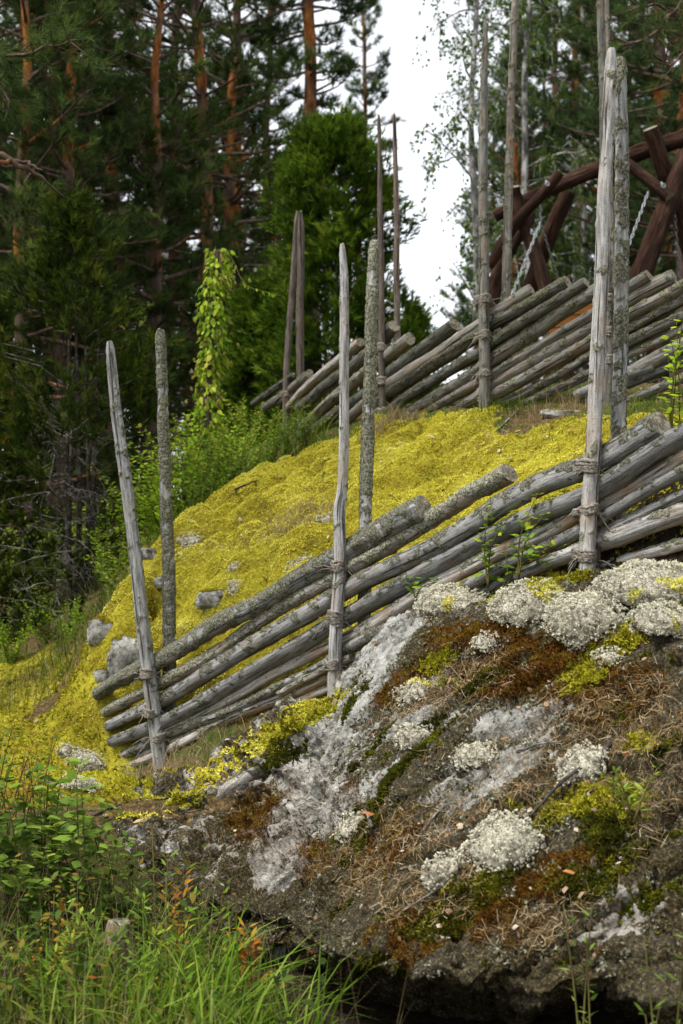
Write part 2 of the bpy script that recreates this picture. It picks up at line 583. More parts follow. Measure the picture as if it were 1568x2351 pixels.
m_ground, nt = mat('forest_floor')
pos = nd(nt, 'ShaderNodeNewGeometry')
n1 = noise(nt, pos, 3.0, 6, .6)
n2 = noise(nt, pos, 45, 5, .7)
n3 = noise(nt, pos, 160, 3, .7)
litter = ramp(nt, n2, [(.3, (.035, .024, .012)), (.5, (.10, .065, .03)), (.62, (.19, .13, .065)), (.75, (.33, .27, .18))])
green = ramp(nt, n2, [(.3, (.02, .03, .006)), (.6, (.07, .095, .018)), (.8, (.16, .17, .05))])
base = mixc(nt, mapr(nt, n1, .42, .58), litter, green)
mossc = ramp(nt, math_(nt, 'ADD', math_(nt, 'MULTIPLY', n1, .55), math_(nt, 'MULTIPLY', n2, .45)), [(.34, (.07, .055, .010)), (.47, (.19, .155, .014)), (.60, (.36, .325, .03))])
mf = mapr(nt, math_(nt, 'ADD', attr(nt, 'moss'), math_(nt, 'MULTIPLY', math_(nt, 'SUBTRACT', n2, .5), .8)), .35, .6)
c = mixc(nt, mf, base, mossc)
c = mixc(nt, attr(nt, 'humus_shade'), c, ramp(nt, n2, [(.35, (.010, .008, .006)), (.6, (.04, .03, .02)), (.75, (.09, .07, .05))]))
finish(m_ground, nt, c, .95, bump=math_(nt, 'ADD', n2, n3), bdist=.02, bstr=.8, spec=.05)
humus_shade = np.exp(-(np.clip(np.abs(GXY[:, 0] + .2) - 2.2, 0, 9) / .25) ** 2 - (np.clip(np.abs(GXY[:, 1] - 4.9) - .9, 0, 9) / .3) ** 2)  # dark soil, its colour also standing in for shade under lip and grass
ground = mk('ground', np.stack([GXY[:, 0], GXY[:, 1], GZ], 1), GQ, m_ground, attrs={'moss': MM, 'humus_shade': humus_shade})
tag(ground, 'mossy hillside ground rising to the right under the fences', kind='structure')

def normals_at(xy, e=.02):
    z0 = H(xy)
    zx = H(xy + np.array([e, 0])) - z0
    zy = H(xy + np.array([0, e])) - z0
    n = np.stack([-zx / e, -zy / e, np.ones(len(xy))], 1)
    return z0, n / np.linalg.norm(n, axis=1)[:, None]

# ------------------------------------------------------------------ rock outcrop in front
RC = {  # picture column: profile of (row, depth) from behind the crest down the face and back under the lip
    1900: [(1170, 6.2), (1200, 5.8), (1240, 5.45), (1400, 5.1), (1630, 4.75), (1908, 4.4), (2157, 4.15), (2360, 3.95), (2382, 4.37), (2470, 5.15)],
    1640: [(1235, 6.2), (1245, 5.8), (1275, 5.5), (1420, 5.15), (1650, 4.8), (1910, 4.45), (2145, 4.2), (2360, 4), (2382, 4.42), (2470, 5.2)],
    1350: [(1310, 6.4), (1312, 5.95), (1335, 5.6), (1440, 5.3), (1650, 4.9), (1897, 4.55), (2126, 4.28), (2280, 4.15), (2302, 4.57), (2390, 5.35)],
    1100: [(1375, 6.6), (1370, 6.2), (1385, 5.95), (1450, 5.6), (1620, 5.25), (1859, 4.8), (2099, 4.45), (2265, 4.3), (2295, 4.6), (2385, 5.05)],
    900: [(1435, 7), (1420, 6.55), (1428, 6.3), (1490, 6.05), (1640, 5.6), (1830, 5.1), (2043, 4.72), (2215, 4.45), (2245, 4.75), (2335, 5.2)],
    835: [(1520, 7), (1505, 6.65), (1520, 6.4), (1570, 6.2), (1690, 5.75), (1850, 5.3), (2036, 4.85), (2202, 4.55), (2232, 4.85), (2322, 5.3)],
    780: [(1600, 7), (1595, 6.75), (1605, 6.5), (1645, 6.3), (1740, 5.9), (1870, 5.45), (2028, 5), (2185, 4.68), (2215, 4.98), (2305, 5.43)],
    720: [(1640, 7), (1635, 6.8), (1645, 6.6), (1690, 6.4), (1770, 6.2), (1890, 5.75), (2021, 5.25), (2150, 4.95), (2180, 5.25), (2270, 5.7)],
    660: [(1660, 7), (1655, 6.85), (1665, 6.65), (1720, 6.48), (1810, 6.36), (1910, 5.98), (2010, 5.5), (2090, 5.2), (2160, 5.25), (2260, 5.6)],
    560: [(1700, 7.0), (1695, 6.85), (1705, 6.68), (1750, 6.55), (1820, 6.42), (1910, 6.15), (2010, 5.75), (2085, 5.5), (2150, 5.5), (2250, 5.7)],
    480: [(1765, 7), (1760, 6.85), (1768, 6.7), (1800, 6.55), (1850, 6.42), (1920, 6.22), (2010, 5.95), (2085, 5.75), (2150, 5.65), (2250, 5.7)],
    380: [(1800, 7.0), (1800, 6.85), (1812, 6.65), (1840, 6.5), (1880, 6.35), (1930, 6.2), (2010, 6.0), (2085, 5.85), (2150, 5.75), (2250, 5.75)],
    245: [(1850, 7), (1850, 6.85), (1858, 6.65), (1872, 6.5), (1900, 6.38), (1950, 6.28), (2015, 6.15), (2085, 6.05), (2150, 5.95), (2250, 5.95)],
    205: [(1890, 7.1), (1890, 6.95), (1900, 6.8), (1915, 6.65), (1950, 6.6), (2000, 6.5), (2050, 6.4), (2100, 6.3), (2160, 6.2), (2250, 6.1)],
    170: [(2050, 7.2), (2050, 7.1), (2060, 7.0), (2070, 6.9), (2100, 6.8), (2130, 6.7), (2160, 6.6), (2200, 6.5), (2230, 6.4), (2260, 6.3)]}
us = np.array(sorted(RC))
prof = np.array([[P(u, v, d) for v, d in RC[u]] for u in us])      # columns x 10 x 3
ucol = np.linspace(us[0], us[-1], 400)
prof_c = np.stack([np.stack([np.interp(ucol, us, prof[:, k, a]) for a in range(3)], 1) for k in range(10)], 1)
# soften across columns
for _ in range(4):
    prof_c[1:-1] = .25 * prof_c[:-2] + .5 * prof_c[1:-1] + .25 * prof_c[2:]
for k_, amp in ((6, .05), (7, .11), (8, .13)):   # broken lip
    nz = fbm(np.stack([prof_c[:, k_, 0], prof_c[:, k_, 1] * 0 + 4.4], 1), 2.6, 5, .65, off=17)
    prof_c[:, k_, 2] += nz * amp * 1.5
    prof_c[:, k_, 1] += nz * amp * .8
NR = 290
tt = np.linspace(0, 9, NR)
rock = np.empty((len(ucol), NR, 3))
i0 = np.clip(np.floor(tt).astype(int), 0, 8)
f = tt - i0
for c_ in range(3):
    pc_ = prof_c[:, :, c_]
    pe = np.concatenate([2 * pc_[:, :1] - pc_[:, 1:2], pc_, 2 * pc_[:, -1:] - pc_[:, -2:-1]], 1)
    p0, p1, p2, p3 = pe[:, i0], pe[:, i0 + 1], pe[:, i0 + 2], pe[:, i0 + 3]
    rock[:, :, c_] = .5 * (2 * p1 + (p2 - p0) * f + (2 * p0 - 5 * p1 + 4 * p2 - p3) * f ** 2 + (3 * p1 - 3 * p2 + p3 - p0) * f ** 3)

def grid_normals(g):
    a = np.gradient(g, axis=0)
    b = np.gradient(g, axis=1)
    n = np.cross(a, b)
    n /= np.linalg.norm(n, axis=-1)[..., None] + 1e-12
    return n
rn = grid_normals(rock)
if rn[:, NR // 4:NR // 2, 2].mean() < 0: rn = -rn
edge = np.minimum(1, np.minimum(np.arange(NR), NR - 1 - np.arange(NR)) / 30.0)[None, :]
q = rock.reshape(-1, 3)
# bedding runs down to the left in the picture: stretch noise along that direction
bx = np.array([.62, 0, .45]); bx /= np.linalg.norm(bx)
along = q @ bx
qs = q - bx[None] * along[:, None] * .62
d_ = fbm(qs, 3.2, 4, off=21) * .085 + (np.abs(fbm(qs, 7.5, 3, off=22)) - .2) * -.05 + fbm(q, 26, 4, off=23) * .018 + fbm(q, 80, 2, off=24) * .006
d_ = d_.reshape(len(ucol), NR)
qb = q - bx[None] * along[:, None] * .80
crk = fbm(qb, 2.8, 3, off=26)
crk2 = fbm(q, 3.4, 3, off=27)
d_ -= (np.exp(-(crk / .035) ** 2) * .055 + np.exp(-(crk2 / .022) ** 2) * .035).reshape(len(ucol), NR)
led = fbm(qb, 4.0, 3, off=28).reshape(len(ucol), NR)
d_ += (np.round(led * 6) / 6 - led) * .10
left = sstep(820, 640, ucol)[:, None]
stepn = fbm(np.stack([q[:, 0] * 1.2 + q[:, 2] * 2.2, q[:, 1] * 1.5, q[:, 2] * 4], 1), 1.6, 3, off=25).reshape(len(ucol), NR)
d_ += left * (np.round(stepn * 5) / 5 * .20)
rock = rock + rn * (d_ * edge)[..., None]
rn = grid_normals(rock)
if rn[:, NR // 4:NR // 2, 2].mean() < 0: rn = -rn
RU, RV = proj(rock)

def blob(u, v, cu, cv, ru, rv, ang=0.0):
    a = math.radians(ang)
    x, y = u - cu, v - cv
    x, y = x * math.cos(a) + y * math.sin(a), -x * math.sin(a) + y * math.cos(a)
    return np.exp(-((x / ru) ** 2 + (y / rv) ** 2))

def seg_dist(u, v, pts):
    d = np.full(u.shape, 1e9)
    for (ax, ay), (bx_, by) in zip(pts[:-1], pts[1:]):
        ex, ey = bx_ - ax, by - ay
        t = np.clip(((u - ax) * ex + (v - ay) * ey) / (ex * ex + ey * ey), 0, 1)
        d = np.minimum(d, np.hypot(u - ax - t * ex, v - ay - t * ey))
    return d
rq = rock.reshape(-1, 3)
SPV = rq - bx[None] * (rq @ bx)[:, None] * .66
nA = fbm(SPV, 5, 4, off=31).reshape(RU.shape)
nB = fbm(SPV, 16, 4, off=32).reshape(RU.shape)
nC = fbm(SPV, 42, 3, off=33).reshape(RU.shape)
# bare pale stone: the arete and the slabs
bare = np.exp(-(seg_dist(RU, RV, [(900, 1430), (860, 1520), (790, 1620), (745, 1720), (690, 1850), (620, 2000)]) / 40) ** 2) * 2.0
for b_ in [(1110, 1790, 120, 34, -28), (860, 1800, 75, 26, -28), (1240, 1650, 110, 24, -25), (1000, 1560, 80, 25, -25), (1180, 1740, 90, 24, -28),
           (930, 1430, 55, 24, -20), (930, 1665, 80, 28, -25), (1450, 2080, 90, 60, -20), (1330, 2140, 60, 30, -10), (740, 1860, 60, 30, -45), (500, 1800, 50, 40, 0),
           (640, 1760, 60, 50, 0), (1360, 2010, 60, 40, 0), (1150, 1650, 80, 30, -25)]:
    bare += blob(RU, RV, *b_)
bare = np.clip(bare * 1.3 + .30 * sstep(760, 640, RU) + .4 * blob(RU, RV, 1460, 2120, 170, 110) + nB * 1.2 + nC * 1.0 - .18, 0, 1)
brown = np.zeros_like(RU)
for b_ in [(1080, 1450, 150, 45, -12), (1260, 1500, 150, 60, -10), (960, 1540, 110, 30, -20), (900, 1600, 60, 24, -20), (1180, 1560, 160, 40, -10), (1400, 1600, 150, 90, -20),
           (960, 1400, 40, 20, -20), (800, 1820, 60, 40, -30), (900, 1950, 120, 70, -30), (700, 1640, 50, 20, -20), (600, 1830, 90, 60, -20), (1000, 2130, 220, 70, -8),
           (1330, 1980, 120, 60, -15), (1180, 2050, 150, 60, -15), (560, 1900, 80, 50, 0), (700, 1950, 60, 50, 0)]:
    brown += blob(RU, RV, *b_)
brown = np.clip(brown * 1.0 + nA * .7 + nB * 1.0 + nC * .5 - .12, 0, 1)
yell = np.zeros_like(RU)
for b_ in [(620, 1690, 140, 38, -32), (740, 1620, 60, 30, -30), (330, 1850, 200, 32, -8), (1120, 1360, 40, 25, -20), (1290, 1320, 120, 30, -8), (1010, 1510, 60, 28, -20), (1020, 1560, 50, 25, 0),
           (1400, 1490, 130, 45, -35), (1330, 1830, 120, 40, -15), (1430, 1850, 90, 50, 0), (1230, 1890, 60, 22, -30), (990, 2120, 75, 34, -12), (1100, 2030, 90, 40, -20), (1170, 1840, 26, 22, 0),
           (1340, 1560, 60, 30, -20), (1400, 1990, 60, 30, 0), (1470, 1700, 50, 40, 0)]:
    yell += blob(RU, RV, *b_) * 1.25
yell = np.clip(yell + nB * 1.0 + nC * .6 - .30, 0, 1)
litt = np.zeros_like(RU)
for b_ in [(1300, 1700, 260, 110, -20), (1100, 1900, 200, 90, -25), (850, 2000, 130, 90, -30), (1000, 1600, 180, 60, -20), (1480, 1650, 120, 140, 0), (1000, 2060, 150, 60, -20),
           (1300, 2080, 150, 60, -10), (1480, 1850, 90, 120, 0), (1180, 2130, 120, 40, 0), (830, 1900, 90, 50, -30), (1100, 1540, 120, 30, -15)]:
    litt += blob(RU, RV, *b_)
litt = np.clip(litt + nA * .6 + nC * .4 - .1, 0, 1)
coat = np.clip(sstep(720, 900, RU) * sstep(1430, 1520, RV) * .35 + sstep(700, 600, RU) * .12 + sstep(1900, 2080, RV) * .55 + sstep(1250, 1500, RU) * .25 + nA * .3, 0, 1)   # thin mat of moss and litter
yell *= (1 - .3 * bare)
pink = np.clip(1.4 * blob(RU, RV, 560, 1850, 230, 190, 0) + blob(RU, RV, 1470, 2080, 190, 150) + nA * .35 - .1, 0, 1)

m_rock, nt = mat('granite')
pos = nd(nt, 'ShaderNodeNewGeometry')
spv = attr(nt, 'sp', True)
g1 = noise(nt, spv, 9, 6, .65)
g2 = noise(nt, spv, 60, 6, .75)
g3_ = noise(nt, pos, 85, 6, .82)
gs = math_(nt, 'ADD', math_(nt, 'MULTIPLY', noise(nt, spv, 13, 5, .6), .62), math_(nt, 'MULTIPLY', noise(nt, pos, 60, 5, .75), .38))
vor = nd(nt, 'ShaderNodeTexVoronoi', Vector=nd(nt, 'ShaderNodeVectorMath', props={'operation': 'ADD'}, i0=pos, i1=nd(nt, 'ShaderNodeTexNoise', out=1, Vector=pos, Scale=30.0, Detail=3.0)), Scale=18.0)
stone = ramp(nt, gs, [(.36, (.05, .048, .040)), (.43, (.22, .218, .19)), (.50, (.47, .468, .43)), (.58, (.73, .725, .675))])
rosy = ramp(nt, gs, [(.38, (.03, .021, .014)), (.45, (.13, .09, .062)), (.51, (.33, .255, .19)), (.58, (.60, .56, .47))])
c = mixc(nt, math_(nt, 'MULTIPLY', attr(nt, 'pink'), .65), stone, rosy)
# crust lichens: pale grey-green rosettes, and black specks
cr = mapr(nt, math_(nt, 'ADD', vor, math_(nt, 'MULTIPLY', math_(nt, 'SUBTRACT', g2, .5), 1.2)), .30, .16)
cr = math_(nt, 'MULTIPLY', cr, mapr(nt, g1, .44, .58))
c = mixc(nt, math_(nt, 'MULTIPLY', cr, .8), c, ramp(nt, g3_, [(.42, (.20, .21, .14)), (.56, (.62, .63, .52))]))
bk = mapr(nt, math_(nt, 'ADD', g2, math_(nt, 'MULTIPLY', math_(nt, 'SUBTRACT', g1, .5), .5)), .36, .42, 1, 0)
c = mixc(nt, math_(nt, 'MULTIPLY', bk, .6), c, (.05, .047, .038))
# dark thin moss film away from the bare slabs, then the moss kinds
film = mapr(nt, math_(nt, 'ADD', math_(nt, 'SUBTRACT', g2, math_(nt, 'MULTIPLY', attr(nt, 'bare'), .46)), math_(nt, 'MULTIPLY', math_(nt, 'ADD', math_(nt, 'SUBTRACT', g1, .5), math_(nt, 'MULTIPLY', attr(nt, 'coat'), .35)), .9)), .36, .45)
c = mixc(nt, math_(nt, 'MULTIPLY', film, .93), c, ramp(nt, g3_, [(.40, (.006, .005, .002)), (.47, (.028, .021, .006)), (.53, (.080, .058, .016)), (.58, (.17, .130, .05)), (.66, (.44, .40, .28))]))
br = mapr(nt, math_(nt, 'ADD', attr(nt, 'brown'), math_(nt, 'MULTIPLY', math_(nt, 'SUBTRACT', g2, .5), 1.4)), .5, .72)
br = math_(nt, 'MULTIPLY', br, math_(nt, 'SUBTRACT', 1.0, math_(nt, 'MULTIPLY', attr(nt, 'bare'), .8)))
c = mixc(nt, br, c, ramp(nt, math_(nt, 'ADD', math_(nt, 'MULTIPLY', g3_, .6), math_(nt, 'MULTIPLY', g1, .4)), [(.38, (.020, .008, .002)), (.48, (.10, .036, .006)), (.56, (.18, .075, .010)), (.66, (.16, .12, .02))]))
yl = mapr(nt, math_(nt, 'ADD', attr(nt, 'yell'), math_(nt, 'MULTIPLY', math_(nt, 'SUBTRACT', g2, .5), 1.0)), .5, .7)
c = mixc(nt, yl, c, ramp(nt, g3_, [(.40, (.04, .035, .005)), (.5, (.22, .18, .012)), (.6, (.46, .40, .03))]))
hh = math_(nt, 'ADD', math_(nt, 'ADD', math_(nt, 'MULTIPLY', g2, 1.2), math_(nt, 'MULTIPLY', g3_, .6)), math_(nt, 'ADD', math_(nt, 'MULTIPLY', br, .5), math_(nt, 'MULTIPLY', yl, .6)))
finish(m_rock, nt, c, .92, bump=hh, bdist=.035, bstr=1.0, spec=.05)
i_ = (np.arange(len(ucol) - 1)[:, None] * NR + np.arange(NR - 1)[None]).ravel()
RQ = np.stack([i_, i_ + NR, i_ + NR + 1, i_ + 1], 1)
rk = mk('rock_outcrop', rock.reshape(-1, 3), RQ, m_rock,
        attrs={'coat': coat.ravel(), 'bare': bare.ravel(), 'brown': brown.ravel(), 'yell': yell.ravel(), 'pink': pink.ravel(), 'sp': SPV})
tag(rk, 'big sloping granite outcrop with lichen and moss in front of the fence', kind='structure')

def rock_points(n, weight, rng=RNG, jitter=True):
    """random points on the rock, denser where weight is high; returns pos, normal, u, v"""
    area = np.linalg.norm(np.cross(np.gradient(rock, axis=0), np.gradient(rock, axis=1)), axis=-1)
    w = (area * weight).ravel()
    idx = rng.choice(len(w), n, p=w / w.sum())
    a, b = np.unravel_index(idx, RU.shape)
    a = np.clip(a, 0, len(ucol) - 2); b = np.clip(b, 0, NR - 2)
    fa, fb = rng.random(n)[:, None], rng.random(n)[:, None]
    p = rock[a, b] * (1 - fa) * (1 - fb) + rock[a + 1, b] * fa * (1 - fb) + rock[a, b + 1] * (1 - fa) * fb + rock[a + 1, b + 1] * fa * fb
    return p, rn[a, b], RU[a, b], RV[a, b]

def rock_at(u, v):
    """front-most rock surface point seen at picture point (u, v)"""
    d2 = (RU - u) ** 2 + (RV - v) ** 2
    dd = np.where(d2 < 12 ** 2, rock[..., 1] + d2 * 1e-4, 1e9)
    k = np.unravel_index(np.argmin(dd), dd.shape) if dd.min() < 1e8 else np.unravel_index(np.argmin(d2), d2.shape)
    return rock[k].copy(), rn[k].copy()

def ground_at(u, v, d0=3.0, d1=40.0):
    """first ground point along the picture ray"""
    ds = np.linspace(d0, d1, 1500)
    pts = np.stack([(u - UC) / F * ds, ds, CAMZ + (VH - v) / F * ds], 1)
    hit = np.nonzero(pts[:, 2] <= H(pts[:, :2]))[0]
    return pts[hit[0]] if len(hit) else pts[-1]

def zat(x, y):
    return float(H(np.array([[x, y]]))[0])
# ------------------------------------------------------------------ roundpole fences
M_RAIL = m_wood('weathered_rail', (.38, .377, .365), (.045, .042, .038), (.25, .16, .085), .55)
M_RAIL2 = m_wood('weathered_rail_mossy', (.215, .212, .19), (.028, .026, .022), (.24, .145, .075), .35, lich=(.30, .30, .21), lich2=(.10, .10, .06))
M_STAKE = m_wood('silver_stake', (.43, .43, .42), (.07, .066, .06), (.30, .215, .14), .45)
M_POLE = m_wood('brown_stake', (.26, .215, .18), (.07, .05, .04), (.27, .17, .10), .5)
m_end, nt = mat('end_grain')
pc = attr(nt, 'pc', True)
rr = nd(nt, 'ShaderNodeVectorMath', out=1, props={'operation': 'LENGTH'}, i0=nd(nt, 'ShaderNodeMapping', Vector=pc, Scale=(0, 1, 1)))
rings = nd(nt, 'ShaderNodeMath', props={'operation': 'SINE'}, i0=math_(nt, 'MULTIPLY', rr, 1500.0))
pos = nd(nt, 'ShaderNodeNewGeometry')
en = noise(nt, pos, 70, 5, .7)
c = ramp(nt, math_(nt, 'ADD', en, math_(nt, 'MULTIPLY', rings, .08)), [(.3, (.05, .045, .035)), (.48, (.19, .165, .12)), (.6, (.30, .28, .22)), (.75, (.45, .44, .36))])
finish(m_end, nt, c, .9, bump=math_(nt, 'ADD', en, math_(nt, 'MULTIPLY', rings, .2)), bdist=.006, bstr=.8, spec=.05)

def log(name, pts, rad, material, parent, lich=0.3, rough=.05, step=.017, sides=18, taper_end=0.0, seed=0, origin=None, bend=.006, knots=3, checks=2):
    rng = np.random.default_rng(seed + 1000)
    pts, r, s = resample(pts, rad, step)
    m = len(pts)
    L = s[-1]
    # slow wander of the axis
    pts = pts + np.stack([fbm(np.stack([s * 1.3, s * 0 + seed * 3.1 + k], 1), 1, 2) * bend * 2 for k in range(3)], 1)
    t, a, b = frames(pts)
    th = np.arange(sides) / sides * 2 * math.pi
    ca, sa = np.cos(th), np.sin(th)
    nrm = a[:, None] * ca[None, :, None] + b[:, None] * sa[None, :, None]
    S = np.repeat(s[:, None], sides, 1)
    cyl = np.stack([S * 2.2 + seed * 7.7, np.broadcast_to(ca * 1.0, S.shape), np.broadcast_to(sa * 1.0, S.shape)], -1)
    g = fbm(cyl, 1.0, 3, off=seed) * rough * 2.2
    g += fbm(np.stack([S * 6 + seed, np.broadcast_to(ca * 2.5, S.shape), np.broadcast_to(sa * 2.5, S.shape)], -1), 1, 2) * rough * .7
    R = r[:, None] * (1 + g)
    for _ in range(knots):
        ks, kt = rng.random() * L, rng.random() * 6.28
        dth = np.angle(np.exp(1j * (th - kt)))
        R += r[:, None] * rng.uniform(.03, .18) * np.exp(-((s[:, None] - ks) / (.5 * r.mean() + .006)) ** 2 - (dth[None] / .45) ** 2)
    for _ in range(checks):   # long drying cracks
        c0_, ln_, ct = rng.uniform(.1, .9) * L, rng.uniform(.25, .7) * L, rng.uniform(0, 6.28)
        wob_ = ct + .5 * fbm(np.stack([s * 1.5, s * 0 + seed + ct], 1), 1, 2)
        dth = np.angle(np.exp(1j * (th[None] - wob_[:, None])))
        R -= r[:, None] * .30 * np.exp(-(dth / .16) ** 2) * sstep(1, .7, np.abs(s - c0_) / (ln_ / 2))[:, None]
    fl = rng.uniform(0, 6.28)
    R *= 1 + .07 * np.cos(2 * (th[None] - fl))   # not quite round
    base = pts[:, None] + nrm * R[..., None]
    up = nrm[..., 2]
    lf = fbm(base.reshape(-1, 3), 16, 3, off=seed + 2).reshape(R.shape) * 1.3 + fbm(base.reshape(-1, 3), 55, 2, off=seed + 5).reshape(R.shape) * .7
    lm = sstep(.62, .95, lf * .6 + lich + .22 * up + .30)
    fine = fbm(base.reshape(-1, 3), 110, 2, off=seed).reshape(R.shape)
    R2 = R + lm * (.0035 + .006 * np.clip(fine + .3, 0, 1))
    # worn, slightly rounded ends
    e0 = np.clip(s / (r[0] * .35), 0, 1); e1 = np.clip((L - s) / (r[-1] * (.35 + 4 * taper_end)), 0, 1)
    R2 = R2 * (0.93 + .07 * e0)[:, None] * ((0.93 + .07 * e1) if not taper_end else ((1 - .75 * taper_end) + .75 * taper_end * e1 ** .8))[:, None]
    V = (pts[:, None] + nrm * R2[..., None]).reshape(-1, 3)
    i = np.arange(m - 1)[:, None] * sides
    j = np.arange(sides)[None]; k = (j + 1) % sides
    Q = np.stack([i + j, i + k, i + sides + k, i + sides + j], -1).reshape(-1, 4)
    pcx = np.stack([S, R * ca[None], R * sa[None]], -1).reshape(-1, 3) + np.array([seed * 3.3, 0, 0])
    low = np.clip(-up, 0, 1).reshape(-1)
    lmv = lm.reshape(-1)
    caps, caf = [], []
    n0 = len(V)
    PV, PP = [V], [pcx]
    T = []
    for end, row, sg in ((0, 0, -1), (1, m - 1, 1)):
        inner = pts[row] + nrm[row] * (R2[row] * .55)[:, None] + t[row] * sg * (.0 + .004 * rng.normal(size=(sides, 1)))
        cen = pts[row] + t[row] * sg * .003
        off = n0
        ring = np.arange(sides)
        # the cap gets its own rim so that the cut edge stays crisp
        rim = V[row * sides:(row + 1) * sides]
        PV += [rim, inner, cen[None]]
        pr = np.stack([np.full(sides, s[row]), R2[row] * ca, R2[row] * sa], 1)
        PP += [pr, pr * np.array([1, .55, .55]), np.array([[s[row], 0, 0]])]
        q1 = np.stack([off + ring, off + (ring + 1) % sides, off + sides + (ring + 1) % sides, off + sides + ring], 1)
        t1 = np.stack([off + sides + ring, off + sides + (ring + 1) % sides, np.full(sides, off + 2 * sides)], 1)
        if end == 0: q1, t1 = q1[:, ::-1], t1[:, ::-1]
        caps.append(q1); caf.append(t1)
        n0 += 2 * sides + 1
    V = np.concatenate(PV)
    pcx = np.concatenate(PP)
    z = np.zeros(len(V) - len(low))
    Qa = np.concatenate([Q] + caps)
    Ta = np.concatenate(caf)
    mi = np.concatenate([np.ones(len(Ta)), np.zeros(len(Q)), np.ones(len(caps[0]) * 2)]).astype(int)
    return mk(name, V, [Ta, Qa], [material, m_end], parent, {'pc': pcx, 'low': np.concatenate([low, z]), 'lich': np.concatenate([lmv, z])}, True, mi, origin)

def depth_fn(us_, ds_):
    us_, inv = np.array(us_, float), 1 / np.array(ds_, float)
    def f(u):
        if u > us_[-1]: return 1 / (inv[-1] + (inv[-1] - inv[-2]) / (us_[-1] - us_[-2]) * (u - us_[-1]))
        if u < us_[0]: return 1 / (inv[0] + (inv[1] - inv[0]) / (us_[1] - us_[0]) * (u - us_[0]))
        return 1 / np.interp(u, us_, inv)
    return f
DF = depth_fn([355, 775, 1350], [7.5, 6.8, 5.8])
DB = depth_fn([655, 880, 1110, 1395], [11.5, 9.8, 8.8, 8.3])

def rail_pts(uv, dia, dfn, off=0.0):
    uv = np.array(uv, float)
    d = np.array([dfn(u) for u in uv[:, 0]]) + off
    p = np.array([P(u, v, dd) for (u, v), dd in zip(uv, d)])
    if np.ndim(dia) == 0: dia = [dia] * len(uv)
    dia = np.interp(np.linspace(0, 1, len(uv)), np.linspace(0, 1, len(dia)), dia)
    return p, dia / 2 * d / F

ff = thing('roundpole_fence', 'grey roundpole fence of slanting lichen-crusted rails in front, between yellow moss and bare rock', 'fence', P(770, 1592, 6.8))
fo = P(770, 1592, 6.8)
FRONT = [
    ([(224, 1594), (355, 1517), (560, 1404), (768, 1284), (880, 1218), (975, 1167)], [29, 40, 46, 50, 60, 60], .42, 0),
    ([(248, 1641), (372, 1569), (620, 1413), (762, 1335), (822, 1297), (981, 1206), (1085, 1132), (1172, 1080)], [24, 30, 32, 32, 34, 40, 42, 50], .42, .012),
    ([(252, 1670), (389, 1592), (556, 1498), (758, 1387), (941, 1289), (1073, 1206), (1241, 1111), (1342, 1062), (1394, 1036), (1523, 971)], [28, 38, 44, 48, 52, 52, 52, 58, 66, 72], .20, 0),
    ([(262, 1712), (378, 1655), (535, 1573), (753, 1447), (926, 1340), (1076, 1258), (1210, 1192), (1333, 1140), (1470, 1063), (1680, 945)], [26, 36, 40, 40, 48, 50, 50, 50, 56, 58], .12, -.008),
    ([(335, 1698), (466, 1635), (620, 1554), (753, 1483), (874, 1421), (1079, 1308), (1220, 1231), (1333, 1172), (1406, 1139), (1680, 990)], [24, 26, 27, 30, 34, 36, 36, 36, 38, 38], .14, .01),
    ([(248, 1748), (380, 1689), (560, 1613), (753, 1521), (862, 1457), (960, 1412)], [17, 22, 24, 26, 27, 26], .34, -.01),
    ([(300, 1756), (385, 1719), (620, 1614), (749, 1558), (852, 1490), (940, 1450)], [20, 24, 25, 24, 22, 20], .1, .012),
    ([(400, 1748), (560, 1668), (700, 1607), (765, 1580)], [16, 20, 21, 18], .15, .03),
    ([(318, 1738), (480, 1668), (650, 1598)], [14, 18, 18], .28, .035),
    ([(640, 1592), (753, 1541), (810, 1513)], [18, 20, 20], .3, -.02),
    ([(1030, 1372), (1118, 1322), (1235, 1262), (1333, 1216), (1470, 1142), (1680, 1035)], [28, 30, 31, 31, 33, 33], .08, -.004),
    ([(1110, 1352), (1180, 1319), (1259, 1284), (1333, 1250), (1470, 1180), (1680, 1078)], [20, 24, 25, 25, 27, 27], .18, .014),
    ([(1190, 1328), (1259, 1300), (1330, 1279), (1455, 1230), (1680, 1152)], [30, 32, 36, 46, 46], .10, -.006),
    ([(1380, 1303), (1464, 1276), (1680, 1208)], [24, 27, 30], .12, .008)]
for k, (uv, dia, li, off) in enumerate(FRONT):
    p, r = rail_pts(uv, dia, DF, off)
    log('rail', p, r * .96, M_RAIL, ff, lich=li + .13, seed=k + 1, origin=fo, rough=.095, knots=7, bend=.018, checks=3)

def stake(uv, dia, d, material, parent, origin, lich, seed, taper=.45, dtop=None, knots=4):
    uv = np.array(uv, float)
    dd = np.linspace(d if dtop is None else dtop, d, len(uv))
    p = np.array([P(u, v, x) for (u, v), x in zip(uv, dd)])
    dia = np.interp(np.linspace(0, 1, len(uv)), np.linspace(0, 1, len(dia)), dia)
    return log('stake', p[::-1], (dia / 2 * d / F)[::-1], material, parent, lich=lich, seed=seed, origin=origin, taper_end=taper, rough=.05, step=.013, sides=16, knots=knots)

